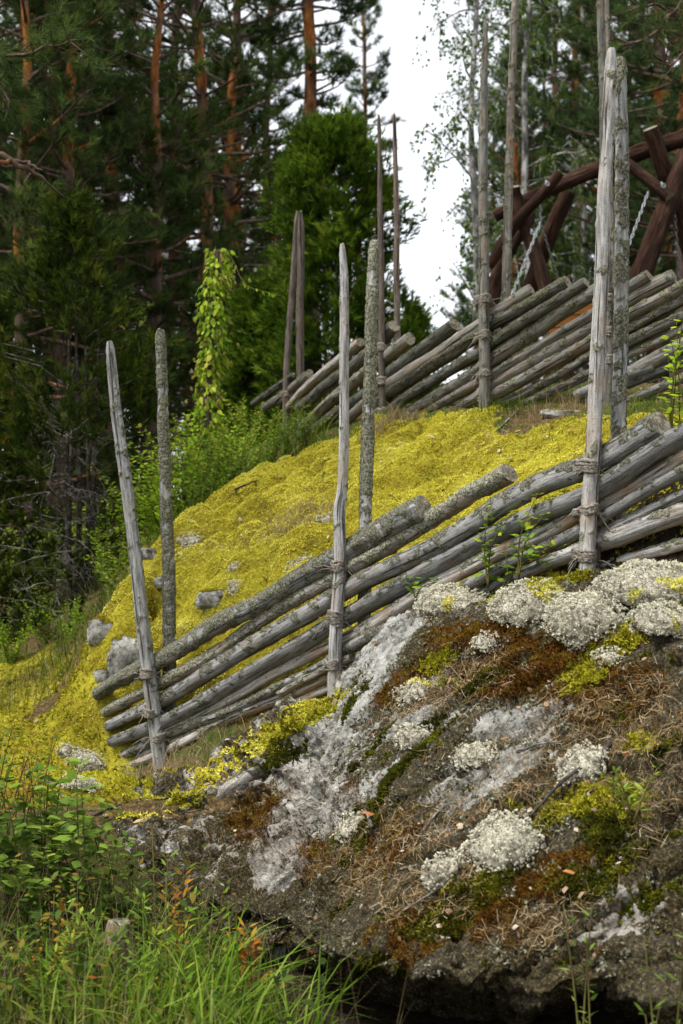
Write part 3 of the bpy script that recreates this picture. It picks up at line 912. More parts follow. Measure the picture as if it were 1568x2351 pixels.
STK = [  # front fence: front and back stake of each pair
    ([(252, 785), (268, 950), (290, 1110), (318, 1330), (334, 1480), (352, 1640), (372, 1790)], [20, 25, 27, 28, 30, 32, 34], DF(345) - .085, .26),
    ([(369, 757), (375, 960), (382, 1150), (387, 1330), (388, 1475), (392, 1720)], [19, 22, 24, 26, 26, 26], DF(387) + .085, .62),
    ([(786, 557), (790, 640), (790, 800), (790, 1000), (786, 1120), (779, 1180), (782, 1290), (775, 1420), (767, 1625)], [15, 20, 23, 25, 26, 28, 30, 31, 32], DF(775) - .085, .18),
    ([(858, 552), (851, 680), (848, 850), (843, 1050), (838, 1190), (832, 1480)], [21, 25, 25, 26, 26, 26], DF(840) + .09, .62),
    ([(1405, 108), (1396, 300), (1385, 500), (1375, 760), (1365, 930), (1356, 1100), (1348, 1330)], [27, 33, 35, 36, 37, 39, 40], DF(1350) - .09, .22),
    ([(1423, 132), (1427, 400), (1425, 700), (1422, 950), (1418, 1240)], [24, 28, 30, 31, 32], DF(1420) + .09, .52)]
for k, (uv, dia, d, li) in enumerate(STK):
    stake(uv, dia, d, M_STAKE, ff, fo, li, 40 + k)

m_withe, nt = mat('spruce_withe')
pos = nd(nt, 'ShaderNodeNewGeometry')
wn_ = noise(nt, pos, 90, 4, .7)
finish(m_withe, nt, ramp(nt, wn_, [(.3, (.05, .042, .035)), (.5, (.17, .15, .125)), (.7, (.33, .30, .26))]), .9, bump=wn_, bdist=.004, spec=.05)

def tie(uc, v, d, w, gap, parent, origin, seed, turns=3, thick=.006, tilt=0.0):
    """twisted branch bound round a stake pair: w stake radius, gap front-to-back distance"""
    rng = np.random.default_rng(seed)
    c = P(uc, v, d)
    a = Acc()
    n = int(turns * 22)
    for strand in range(3):
        th = np.linspace(0, turns * 2 * math.pi, n) + strand * .5 + rng.random()
        jit = fbm(np.stack([th * 1.3, np.full(n, seed + strand * 4.4)], 1), 1, 2)
        x = np.sin(th) * (w + thick * 1.1 + .004 * jit) + tilt * np.cos(th) * .01
        y = -np.cos(th) * (gap / 2 + w + thick) + gap / 2
        z = np.linspace(-.012, .012, n) * turns * .55 + np.sin(th * 2 + seed) * .004 + jit * .022 + strand * .006 + tilt * np.sin(th) * .02
        pth = c[None] + np.stack([x, y, z], 1)
        V, T, Q = tube(pth, thick * 1.35 * (1 + .35 * jit), 6)
        a.add(V, T=T, Q=Q)
    for e in range(6):   # loose ends
        dirv = np.array([rng.choice([-1, 1]) * rng.uniform(.3, 1), rng.uniform(-.4, .1), rng.uniform(-.6, .5)])
        st = c + np.array([np.sign(dirv[0]) * w, 0, rng.uniform(-.01, .01)])
        ln = rng.uniform(.04, .15)
        pth = np.array([st + dirv * ln * q_ + np.array([0, 0, -.04 * q_ ** 2]) + rng.normal(0, .003, 3) for q_ in np.linspace(0, 1, 5)])
        V, T, Q = tube(pth, np.linspace(thick * .6, .0012, 5), 5)
        a.add(V, T=T, Q=Q)
    a.build('withe_tie', m_withe, parent, origin=origin)

for k, (u, v, i, tn, th) in enumerate([(339, 1552, 0, 3, .006), (347, 1640, 0, 3, .006), (364, 1697, 0, 2, .007), (780, 1306, 2, 3, .006), (780, 1340, 2, 2, .004), (774, 1424, 2, 4, .006), (766, 1531, 2, 3, .006),
                                    (1357, 1078, 4, 3, .0065), (1353, 1176, 4, 2, .0075), (1350, 1283, 4, 3, .007)]):
    d = STK[i][2]
    tie(u, v, d, STK[i][1][-1] / 2 * d / F, .18, ff, fo, 60 + k, tn, th, tilt=(-1) ** k * .4)

# iron brackets that pin the stakes to the rock
m_iron, nt = mat('dark_iron')
pos = nd(nt, 'ShaderNodeNewGeometry')
finish(m_iron, nt, ramp(nt, noise(nt, pos, 60, 4), [(.35, (.012, .011, .011)), (.6, (.04, .022, .014)), (.8, (.09, .04, .02))]), .6, spec=.4)
def strap(u0, v0, u1, v1, d, w, parent, origin):
    a, b = P(u0, v0, d), P(u1, v1, d)
    ax = (b - a) / np.linalg.norm(b - a)
    side = np.cross(ax, [0, 1, 0]); side /= np.linalg.norm(side)
    n = np.cross(side, ax)
    acc = Acc()
    prof_ = [(-.5, 0), (-.35, -.5), (.35, -.5), (.5, 0), (.35, .5), (-.35, .5)]
    L = np.linalg.norm(b - a)
    rings_ = [a + ax * L * q_ for q_ in (0, .03, .5, .97, 1)]
    V = np.array([r_ + side * px * w * (.86 if i in (0, 4) else 1) + n * py * .008 for i, r_ in enumerate(rings_) for px, py in prof_])
    Q = np.array([[i * 6 + j, i * 6 + (j + 1) % 6, i * 6 + 6 + (j + 1) % 6, i * 6 + 6 + j] for i in range(4) for j in range(6)])
    capq = np.array([[0, 1, 2, 3], [0, 3, 4, 5], [24, 27, 26, 25], [24, 29, 28, 27]])
    acc.add(V, Q=np.concatenate([Q, capq]))
    plate = acc.build('iron_bracket', m_iron, parent, smooth=False, origin=origin)
    for q_ in (.15, .55):   # bolt heads
        acc = Acc()
        cc = a + ax * L * q_ - n * .008 * (1 if n[1] > 0 else -1)
        bv, bt, bq = tube(np.array([cc, cc - np.array([0, .006, 0])]), [.006, .005], 6)
        acc.add(bv, T=bt, Q=bq)
        acc.build('bolt', m_iron, plate, smooth=False, origin=origin)
strap(360, 1703, 364, 1770, DF(345) - .11, .020, ff, fo)
strap(1374, 1248, 1372, 1300, DF(1350) - .085, .022, ff, fo)

# the second fence on top of the hill
fb = thing('roundpole_fence', 'farther roundpole fence along the hilltop behind the yellow moss, tall thin stakes', 'fence', P(1110, 938, 8.8))
bo = P(1110, 938, 8.8)
BACK = [
    ([(583, 929), (654, 876), (672, 862)], [15, 16, 12], .2), ([(608, 937), (711, 859)], [18, 20], .3), ([(663, 933), (719, 878), (829, 786)], [22, 24, 24], .02),
    ([(686, 937), (777, 870), (840, 819), (905, 750)], [27, 28, 29, 30], .25), ([(700, 977), (777, 914), (880, 826), (940, 777)], [28, 29, 31, 32], .28),
    ([(704, 999), (836, 907), (888, 863), (1047, 742)], [25, 28, 31, 31], .2), ([(799, 962), (887, 892), (1100, 744), (1124, 722), (1218, 664)], [24, 26, 27, 27, 27], .05),
    ([(870, 932), (891, 910), (1100, 768), (1124, 746), (1302, 645)], [26, 29, 31, 32, 33], .42), ([(880, 956), (1000, 872), (1100, 812), (1127, 792), (1346, 645)], [24, 27, 27, 28, 29], .34),
    ([(920, 963), (1016, 902), (1100, 850), (1127, 828), (1363, 672), (1400, 648)], [20, 25, 28, 31, 33, 33], .3),
    ([(976, 952), (1100, 880), (1195, 822), (1360, 724), (1440, 664), (1491, 632)], [18, 24, 25, 26, 29, 30], .16),
    ([(1046, 936), (1100, 904), (1131, 881), (1360, 748), (1440, 690), (1548, 635)], [20, 26, 31, 31, 33, 34], .18),
    ([(1100, 922), (1131, 906), (1201, 871), (1356, 782), (1440, 728), (1640, 615)], [22, 27, 28, 28, 28, 30], .3),
    ([(1120, 932), (1228, 888), (1353, 820), (1444, 758), (1640, 640)], [18, 20, 22, 27, 28], .36),
    ([(1200, 930), (1239, 914), (1353, 862), (1440, 790), (1640, 690)], [14, 16, 20, 25, 26], .3),
    ([(1400, 836), (1444, 813), (1640, 716)], [15, 17, 18], .25), ([(1400, 876), (1444, 857), (1538, 808), (1640, 756)], [30, 34, 36, 36], .08),
    ([(1390, 902), (1444, 884), (1538, 846), (1640, 800)], [22, 24, 24, 24], .25), ([(1323, 911), (1352, 899), (1440, 866), (1500, 843)], [25, 25, 26, 26], .02),
    ([(1440, 922), (1521, 888), (1640, 835)], [20, 24, 24], .25)]
for k, (uv, dia, li) in enumerate(BACK):
    p, r = rail_pts(uv, dia, DB, (.012 if k % 2 else -.012))
    log('rail', p, r, M_RAIL2 if li > .04 else M_RAIL, fb, lich=li + .08, seed=80 + k, origin=bo, step=.028, sides=14, rough=.075, bend=.012, knots=5)
BSTK = [
    ([(683, 485), (672, 650), (660, 830), (654, 1040)], [11, 15, 17, 18], DB(655) - .07, .02, 1), ([(690, 487), (689, 700), (689, 865), (690, 1020)], [15, 17, 18, 18], DB(690) + .08, .02, 1),
    ([(869, 262), (873, 500), (876, 760), (879, 985)], [8, 13, 16, 19], DB(880) - .08, .03, 1), ([(905, 257), (909, 500), (911, 740), (912, 960)], [9, 14, 16, 18], DB(911) + .09, .03, 1),
    ([(1113, 44), (1110, 300), (1111, 700), (1115, 965)], [10, 22, 25, 28], DB(1112) - .08, .30, 0), ([(1184, -70), (1175, 150), (1166, 450), (1162, 685), (1160, 930)], [16, 18, 20, 21, 22], DB(1165) + .09, .30, 0),
    ([(1376, -90), (1385, 300), (1395, 700), (1397, 950)], [16, 19, 22, 22], DB(1397) - .07, .25, 0), ([(1387, -110), (1395, 300), (1402, 640), (1406, 930)], [15, 18, 20, 20], DB(1402) + .08, .25, 0)]
for k, (uv, dia, d, li, br_) in enumerate(BSTK):
    stake(uv, dia, d, M_POLE if br_ else M_RAIL2, fb, bo, li, 120 + k, taper=.9, knots=6)
for k, (u, v, i, tn, th) in enumerate([(660, 910, 0, 2, .008), (877, 802, 2, 3, .008), (878, 880, 2, 3, .009), (879, 950, 2, 3, .01), (1112, 690, 4, 3, .006), (1112, 775, 4, 3, .006), (1115, 862, 4, 2, .006),
                                    (1396, 690, 6, 2, .007), (1396, 765, 6, 3, .006), (1397, 830, 6, 3, .006)]):
    d = BSTK[i][2]
    tie(u, v, d, BSTK[i][1][-1] / 2 * d / F, .17, fb, bo, 90 + k, tn, th)

# ------------------------------------------------------------------ log swing behind the upper fence
m_red, nt = mat('red_brown_log')
pc = attr(nt, 'pc', True)
n1 = noise(nt, nd(nt, 'ShaderNodeMapping', Vector=pc, Scale=(4, 40, 40)), 1.5, 7, .72)
n2 = noise(nt, nd(nt, 'ShaderNodeMapping', Vector=pc, Scale=(2, 5, 5)), 1.2, 3)
c = ramp(nt, math_(nt, 'ADD', math_(nt, 'MULTIPLY', n1, .6), math_(nt, 'MULTIPLY', n2, .4)), [(.36, (.008, .005, .004)), (.46, (.026, .014, .010)), (.55, (.055, .027, .017)), (.66, (.12, .085, .066))])
finish(m_red, nt, c, .8, bump=n1, bdist=.03, bstr=1.0, spec=.05)
m_zinc, nt = mat('galvanised_steel')
pos = nd(nt, 'ShaderNodeNewGeometry')
finish(m_zinc, nt, ramp(nt, noise(nt, pos, 50, 3), [(.3, (.14, .15, .16)), (.7, (.30, .32, .34))]), .45, metallic=.7, spec=.5)
SD = 12.6
so = np.array([2.4, SD, zat(2.4, SD)])
sw = thing('log_swing', 'dark red-brown log swing frame with chains behind the upper fence at right', 'swing', so)
def swlog(name, uvd, dia, seed):
    p = np.array([P(u, v, d) for u, v, d in uvd])
    dia = np.interp(np.linspace(0, 1, len(uvd)), np.linspace(0, 1, len(dia)), dia)
    r = dia / 2 * np.array([d for _, _, d in uvd]) / F
    return log(name, p, r, m_red, sw, lich=-.6, seed=seed, origin=so, step=.03, sides=16, rough=.05, bend=.012, knots=5)
swlog('beam', [(1134, 496, 12.9), (1250, 440, 12.8), (1360, 396, 12.7), (1470, 350, 12.6), (1720, 262, 12.4)], [26, 30, 34, 36, 38], 200)
brace_a = swlog('brace', [(1122, 610, 12.62), (1177, 520, 12.58), (1241, 453, 12.5), (1286, 398, 12.45)], [27, 28, 27, 25], 201)
leg_a = swlog('leg', [(1183, 428, 12.6), (1190, 468, 12.65), (1223, 569, 12.6), (1253, 664, 12.5), (1310, 900, 12.3)], [24, 32, 34, 33, 34], 202)
swlog('leg', [(1305, 442, 13.0), (1270, 520, 13.05), (1238, 600, 13.2), (1130, 880, 13.6)], [34, 36, 35, 35], 203)
swlog('leg', [(1215, 500, 12.9), (1178, 560, 12.8), (1149, 620, 12.75), (1122, 720, 12.7), (1085, 900, 12.6)], [30, 33, 34, 36, 36], 204)
brace_b = swlog('brace', [(1434, 370, 12.45), (1480, 408, 12.35), (1540, 455, 12.2)], [27, 28, 30], 205)
swlog('leg', [(1576, 352, 12.35), (1541, 453, 12.3), (1477, 621, 12.2), (1400, 880, 12.0)], [40, 46, 48, 50], 206)
swlog('leg', [(1493, 292, 12.3), (1520, 370, 12.4), (1600, 620, 12.6), (1680, 880, 12.8)], [34, 36, 38, 40], 207)

def chain(u0, v0, u1, v1, d, d1=None):
    a_, b_ = P(u0, v0, d), P(u1, v1, d1 or d)
    L = np.linalg.norm(b_ - a_)
    n = int(L / .042)
    acc = Acc()
    ax = (b_ - a_) / L
    s1 = np.cross(ax, [0, 1, 0]); s1 /= np.linalg.norm(s1)
    s2 = np.cross(ax, s1)
    for i in range(n):
        c0 = a_ + ax * L * (i + .5) / n
        sd = s1 * .8 + s2 * .6 if i % 2 else s2 * .8 - s1 * .6
        th = np.linspace(0, 2 * math.pi, 13)
        pth = c0 + ax * (np.cos(th) * .028)[:, None] + sd * (np.sin(th) * .011)[:, None]
        V, T, Q = tube(pth, .0042, 5, False)
        acc.add(V, Q=Q)
    acc.build('chain', m_zinc, sw, origin=so)
chain(1240, 466, 1240, 512, 12.5)
chain(1241, 511, 1170, 690, 12.45, 12.1)
chain(1241, 511, 1290, 668, 12.45, 12.8)
chain(1489, 440, 1430, 600, 12.2, 11.9)
chain(1545, 440, 1562, 660, 12.3, 12.6)
def eyebolt(u, v, d, holder):
    c0 = P(u, v, d)
    th = np.linspace(0, 2 * math.pi, 15)
    acc = Acc()
    V, T, Q = tube(c0 + np.stack([np.cos(th) * .016, th * 0 - .02, np.sin(th) * .016], 1), .007, 6, False)
    acc.add(V, Q=Q)
    V, T, Q = tube(np.array([c0, c0 + np.array([0, .06, .05])]), .010, 6)
    acc.add(V, T=T, Q=Q)
    acc.build('eye_bolt', m_zinc, holder, origin=so)
eyebolt(1256, 424, 12.38, brace_a); eyebolt(1522, 428, 12.08, brace_b); eyebolt(1222, 536, 12.45, leg_a)
# the slung seat hangs on the chains: its back boards show between the rails
m_board, nt = mat('orange_stained_board')
pos = nd(nt, 'ShaderNodeNewGeometry')
bn = noise(nt, nd(nt, 'ShaderNodeMapping', Vector=pos, Scale=(2, 2, 40)), 3, 4)
finish(m_board, nt, ramp(nt, bn, [(.3, (.09, .035, .008)), (.7, (.24, .095, .022))]), .6, spec=.05)
for k in range(4):
    z0 = 722 + k * 26
    a_, b_ = P(1262, z0 + 4, 12.1), P(1420, z0 - 8, 12.0)
    h = .085
    c4 = np.array([[0, 0, 0], [0, 0, h], [0, .03, h], [0, .03, 0]])
    mid = [a_ + (b_ - a_) * q_ + np.array([0, .008 * math.sin(q_ * 9 + k), 0]) for q_ in np.linspace(0, 1, 6)]
    V = np.concatenate([m_ + c4 for m_ in mid])
    Q = [[i * 4 + j, i * 4 + (j + 1) % 4, i * 4 + 4 + (j + 1) % 4, i * 4 + 4 + j] for i in range(5) for j in range(4)] + [[0, 1, 2, 3], [20, 23, 22, 21]]
    mk('seat_board', V, np.array(Q), m_board, sw, smooth=False, origin=so)
# ------------------------------------------------------------------ trees
m_pbark, nt = mat('pine_bark')
tc = nd(nt, 'ShaderNodeTexCoord', out=3)
pos = nd(nt, 'ShaderNodeNewGeometry')
b1 = noise(nt, nd(nt, 'ShaderNodeMapping', Vector=tc, Scale=(9, 9, 3.2)), 1.6, 5, .65)
b2 = noise(nt, tc, 1.1, 3)
vz = nd(nt, 'ShaderNodeTexVoronoi', Vector=nd(nt, 'ShaderNodeMapping', Vector=tc, Scale=(16, 16, 5)), Scale=1.0)
c = ramp(nt, b1, [(.30, (.05, .018, .008)), (.46, (.19, .068, .02)), (.60, (.36, .14, .04)), (.76, (.46, .25, .11))])
c = mixc(nt, mapr(nt, math_(nt, 'ADD', b2, math_(nt, 'MULTIPLY', attr(nt, 'old'), .35)), .42, .58), c, ramp(nt, b1, [(.3, (.03, .022, .018)), (.6, (.13, .09, .07)), (.8, (.24, .19, .16))]))
finish(m_pbark, nt, c, .9, bump=math_(nt, 'ADD', b1, vz), bdist=.03, spec=.05)
m_twig, nt = mat('grey_twig')
pos = nd(nt, 'ShaderNodeNewGeometry')
finish(m_twig, nt, ramp(nt, noise(nt, pos, 14, 4, .7), [(.35, (.015, .012, .010)), (.5, (.045, .038, .03)), (.66, (.14, .13, .11))]), .9, spec=.05)
m_needle = m_leaf('pine_needles_live', [(0, (.0122, .0258, .0068)), (.4, (.0354, .0612, .0150)), (.7, (.0680, .1074, .0245)), (1, (.1360, .1700, .0374))], .35, .5)
m_needle2 = m_leaf('pine_needles_blue', [(0, (.0133, .0279, .0093)), (.4, (.0345, .0637, .0213)), (.7, (.0663, .1094, .0345)), (1, (.1326, .1790, .0530))], .35, .5)
m_junip = m_leaf('juniper_needles', [(0, (.0146, .0318, .0034)), (.35, (.0364, .0763, .0053)), (.7, (.0828, .1425, .0093)), (1, (.1724, .2387, .0232))], .35, .55)
m_junip2 = m_leaf('juniper_needles_dark', [(0, (.0102, .0190, .0034)), (.4, (.0272, .0462, .0054)), (.8, (.0680, .0918, .0095)), (.96, (.1156, .1292, .0136)), (1, (.2720, .0816, .0102))], .3, .55)
m_birchleaf = m_leaf('birch_leaves', [(0, (.03, .06, .010)), (.4, (.06, .115, .016)), (.8, (.12, .19, .03)), (1, (.22, .25, .05))], .45, .5)

TUFTS = [tmpl_tuft(15, 1.05, .115, .011, np.random.default_rng(50 + i), .07) for i in range(4)]
SPRAY = [tmpl_tuft(13, .75, .075, .0105, np.random.default_rng(70 + i), .06) for i in range(4)]

def nrm1(v): return v / (np.linalg.norm(v) + 1e-12)

def tuft_all(acc, pos, dirs, tpl, scale, rng, t=None):
    pos, dirs = np.asarray(pos), np.asarray(dirs)
    k = rng.integers(0, len(tpl), len(pos))
    for i in range(len(tpl)):
        s = k == i
        if s.any():
            stamp(acc, tpl[i][0], tpl[i][1], pos[s], rot_align(dirs[s], rng=rng), scale * rng.uniform(.75, 1.3, s.sum()), t=None if t is None else t[s])

def branch_path(o, az, el0, L, rng, droop=.15, rise=.35, n=7):
    pts = [o]
    d = np.array([math.cos(az) * math.cos(el0), math.sin(az) * math.cos(el0), math.sin(el0)])
    for i in range(n - 1):
        f_ = i / (n - 2)
        d = nrm1(d + np.array([0, 0, -droop * (1 - f_) + rise * f_]) * .5 + rng.normal(0, .10, 3))
        pts.append(pts[-1] + d * L / (n - 1))
    return np.array(pts)

def pine(seed, h, crown0, spread, tr, whorl=.36, dead=6, needle=m_needle, tscale=1.0, dens=1.0, lean=.02):
    rng = np.random.default_rng(seed)
    tk, cr = Acc(), Acc()
    zz = np.linspace(0, h, 26)
    wob = np.stack([fbm(np.stack([zz * .25, zz * 0 + seed + k], 1), 1, 2) * .25 for k in range(2)], 1)
    wob -= wob[0]
    cx = np.stack([wob[:, 0] + lean * zz, wob[:, 1], zz], 1)
    rad = tr * np.clip(1 - zz / h, .04, 1) ** .75 * (1 + .35 * np.exp(-zz / .25))
    cx, rad, s = resample(cx, rad, .22)
    V, T, Q = tube(cx, rad, 12, False)
    V = V + np.stack([fbm(V, 5, 3, off=seed + k) * .02 for k in range(3)], 1)
    tk.add(V, Q=Q, old=np.repeat(np.clip(1 - cx[:, 2] / 3.5, 0, 1), 12))
    def at(z): return np.array([np.interp(z, cx[:, 2], cx[:, 0]), np.interp(z, cx[:, 2], cx[:, 1]), z]), np.interp(z, cx[:, 2], rad)
    tp, td = [], []
    z = crown0
    while z < h - .25:
        s = (z - crown0) / (h - crown0)
        L0 = spread * min(1.0, 1.25 * (1 - s) ** .7) * (.65 + .35 * min(1, s * 5))
        for k in range(rng.integers(3, 6)):
            o, r0 = at(z + rng.uniform(-.08, .08))
            az = rng.random() * 6.283
            L = L0 * rng.uniform(.6, 1.15)
            if L < .15: continue
            el = rng.uniform(-.05, .3) + s * .55
            pb = branch_path(o, az, el, L, rng, droop=.25 * (1 - s))
            rb = max(.008, min(r0 * .45, .012 + .013 * L))
            V, T, Q = tube(pb, np.linspace(rb, .004, len(pb)), 6, False)
            tk.add(V, Q=Q, old=.25 if rng.random() < .25 else 1.2)
            nsub = max(4, int(L * 7.5 * dens))
            for j in range(nsub):
                f_ = rng.uniform(.30, 1.0) ** .8
                q_ = f_ * (len(pb) - 1)
                i_ = min(int(q_), len(pb) - 2)
                o2 = pb[i_] + (pb[i_ + 1] - pb[i_]) * (q_ - i_)
                fd = nrm1(pb[i_ + 1] - pb[i_])
                sd = nrm1(np.cross(fd, [0, 0, 1])) * rng.choice([-1, 1])
                d2 = nrm1(fd * rng.uniform(.5, 1.1) + sd * rng.uniform(.4, 1.0) + np.array([0, 0, rng.uniform(-.1, .5)]))
                l2 = L * rng.uniform(.14, .34) * (1.15 - .5 * f_)
                p2 = np.array([o2, o2 + d2 * l2 * .5 + np.array([0, 0, .01]), o2 + nrm1(d2 + [0, 0, .35]) * l2])
                V, T, Q = tube(p2, [.006, .004, .003], 3, False)
                tk.add(V, Q=Q, old=1.2)
                nt_ = max(2, int(l2 / .075))
                for g_ in np.linspace(.3, 1, nt_):
                    tp.append(o2 + (p2[2] - o2) * g_ + rng.normal(0, .02, 3))
                    td.append(nrm1(d2 + [0, 0, .5] + rng.normal(0, .3, 3)))
            tp.append(pb[-1]); td.append(nrm1(pb[-1] - pb[-2] + [0, 0, .3]))
        z += whorl * rng.uniform(.7, 1.3)
    for k in range(dead):   # dead bare limbs below the crown
        zc = rng.uniform(.5, max(.8, crown0 * 1.1))
        o, r0 = at(zc)
        L = rng.uniform(.4, 1.3)
        pb = branch_path(o, rng.random() * 6.283, rng.uniform(-.2, .25), L, rng, .1, .1, 6)
        V, T, Q = tube(pb, np.linspace(.018, .004, len(pb)), 5, False)
        tk.add(V, Q=Q, old=rng.uniform(0, .8))
        for j in range(4):
            o2 = pb[rng.integers(2, 6)]
            p2 = branch_path(o2, rng.random() * 6.283, rng.uniform(-.4, .3), L * .35, rng, .1, .0, 4)
            V, T, Q = tube(p2, np.linspace(.006, .002, 4), 3, False)
            tk.add(V, Q=Q, old=.9)
    tuft_all(cr, tp, td, TUFTS, tscale * 1.12, rng)
    return tk.mesh('trunk', m_pbark), cr.mesh('crown', needle, smooth=False)

PV = {'A': pine(1, 13, 1.6, 1.65, .13, dead=10), 'B': pine(2, 15, 3.9, 1.55, .16, dead=10, needle=m_needle2), 'C': pine(3, 9, .5, 1.5, .10, dens=1.3, whorl=.30, needle=m_needle),
      'D': pine(4, 14, 2.4, 1.9, .15, dead=12, needle=m_needle2, dens=1.15), 'F': pine(6, 17, 4.2, .85, .10, dead=5, needle=m_needle2, dens=1.8, whorl=.3), 'E': pine(5, 17, 7.5, 1.25, .12, dead=5, needle=m_needle2)}

def put_pine(u, d, var, sc, label, rz=None, group='pines of the wood behind the fences'):
    x = (u - UC) / F * d
    z = zat(x, d)
    t_ = thing('pine_tree', label, 'tree', (x, d, z - .05), rz if rz is not None else (u * 1.7 + d) % 6.283, group)
    t_.scale = (sc, sc, sc)
    link('trunk', PV[var][0], t_)
    link('crown', PV[var][1], t_)
    return t_

for a_ in [(688, 21, 'F', 1.25, 'tall pine with the thickest bright orange trunk, rising straight above the bushy green juniper', .3),
           (462, 18.5, 'A', .92, 'pine with patchy orange trunk just behind the vine-covered post', 2.0),
           (830, 31, 'F', .95, 'slim pine with a bare thin orange trunk left of the white sky gap', 1.2),
           (225, 24, 'D', .8, 'thin pine whose orange stem shows high at upper left above the dark juniper', 4.0),
           (183, 18, 'B', .75, 'pine with straight orange stem directly behind the twiggy dark juniper', 1.0),
           (274, 20, 'B', .82, 'pine with red-brown lower trunk seen beside the leftmost front fence stake', 3.1),
           (243, 27, 'B', .6, 'dark slender pine trunk just left of the leftmost front fence stake', 5.1),
           (437, 32, 'D', .9, 'paler distant pine stem half hidden left of the vine-covered post', 2.6),
           (312, 29, 'A', .8, 'slim pine between the two left fence stakes, far back', .9),
           (58, 22, 'B', .72, 'pine with reddish lower stem at the far left edge behind dead twigs', 2.2),
           (1262, 36, 'E', .85, 'distant pine with thin orange stem between birch and swing', 1.9),
           (1492, 23, 'B', .95, 'pine with orange-brown trunk standing behind the right end of the swing', .4)]:
    put_pine(*a_[:5], rz=a_[5])
FILL_L = [(-60, 16, 'D', .9), (110, 21, 'D', .95), (375, 22, 'D', .9), (560, 26, 'D', 1.0), (520, 21, 'A', .95), (30, 31, 'D', 1.1),
          (540, 37, 'A', 1.0), (120, 40, 'D', 1.1),
          (740, 46, 'B', 1.0), (590, 27, 'D', .95), (-150, 20, 'D', 1.0), (-200, 28, 'A', 1.2), (480, 60, 'C', 1.0), (200, 60, 'C', 1.0), (40, 58, 'C', 1.1), (150, 15.5, 'A', .8), (345, 16.5, 'C', 1.0), (60, 15, 'C', 1.0), (125, 17.5, 'C', 1.05), (640, 19.5, 'C', .55)]
FILL_R = [(1195, 27, 'B', .95), (1150, 40, 'D', .9), (1290, 33, 'D', 1.1), (1330, 27, 'C', 1.45), (1420, 30, 'D', 1.1), (1560, 19, 'D', .9), (1640, 24, 'A', 1.1), (1720, 20, 'D', 1.0), (1200, 42, 'A', 1.2), (1560, 38, 'D', 1.4), (1230, 29, 'C', 1.2), (1660, 36, 'A', 1.4), (1520, 29, 'C', 1.5), (1400, 22, 'C', 1.0)]
def row_word(d, a, b): return 'near' if d < a else 'middle' if d < b else 'far'
def spot_word(u, table):
    return [w for lim, w in table if u < lim][0]
LEFT_OF = [(-30, 'outside the left edge'), (40, 'at the left edge'), (100, 'left of the dark juniper'), (200, 'behind the dark juniper'), (330, 'behind the leftmost front stake'), (400, 'behind the second front stake'), (500, 'behind the vine-covered post'), (565, 'right of the vine-covered post'), (620, 'behind the thin stake pair'), (2000, 'behind the bushy juniper')]
RIGHT_OF = [(1170, 'behind the slender birch'), (1220, 'behind the left swing legs'), (1270, 'above the left swing brace'), (1340, 'behind the left swing beam'), (1410, 'behind the right-hand front stakes'), (1480, 'left of the right swing leg'), (1540, 'behind the right swing leg'), (1600, 'at the right edge'), (3000, 'outside the right edge')]
for q_ in FILL_L: put_pine(*q_, label='green pine ' + spot_word(q_[0], LEFT_OF) + ', in the ' + row_word(q_[1], 20, 32) + ' row of the wood', group='close-set pines filling the wood at left')
for q_ in FILL_R: put_pine(*q_, label='green pine ' + spot_word(q_[0], RIGHT_OF) + ', in the ' + row_word(q_[1], 25, 34) + ' row of the wood', group='close-set pines filling the wood at right')
put_pine(985, 62, 'C', 1.0, 'small far pine low in the white sky gap')
put_pine(930, 40, 'C', .75, 'young pine showing between the juniper and the sky gap')

# unseen pines added round the camera to keep the low light off the slope
for k in range(26):
    an = math.radians(122 + k * (296 / 25))
    rr_ = 9.5 + (k * 37 % 7)
    x_, y_ = rr_ * math.cos(an) * 1.15, 3 + rr_ * math.sin(an)
    if y_ > 2 and abs(x_) < 4.5: continue
    t_ = thing('pine_tree', 'added light-blocking pine behind or beside the viewpoint, outside the picture', 'tree', (x_, y_, zat(x_, y_) - .05), k * 2.1, 'added pines outside the picture')
    t_.scale = (.72 + .04 * (k % 4),) * 3
    v_ = 'DCAC'[k % 4]
    link('trunk', PV[v_][0], t_)
    link('crown', PV[v_][1], t_)

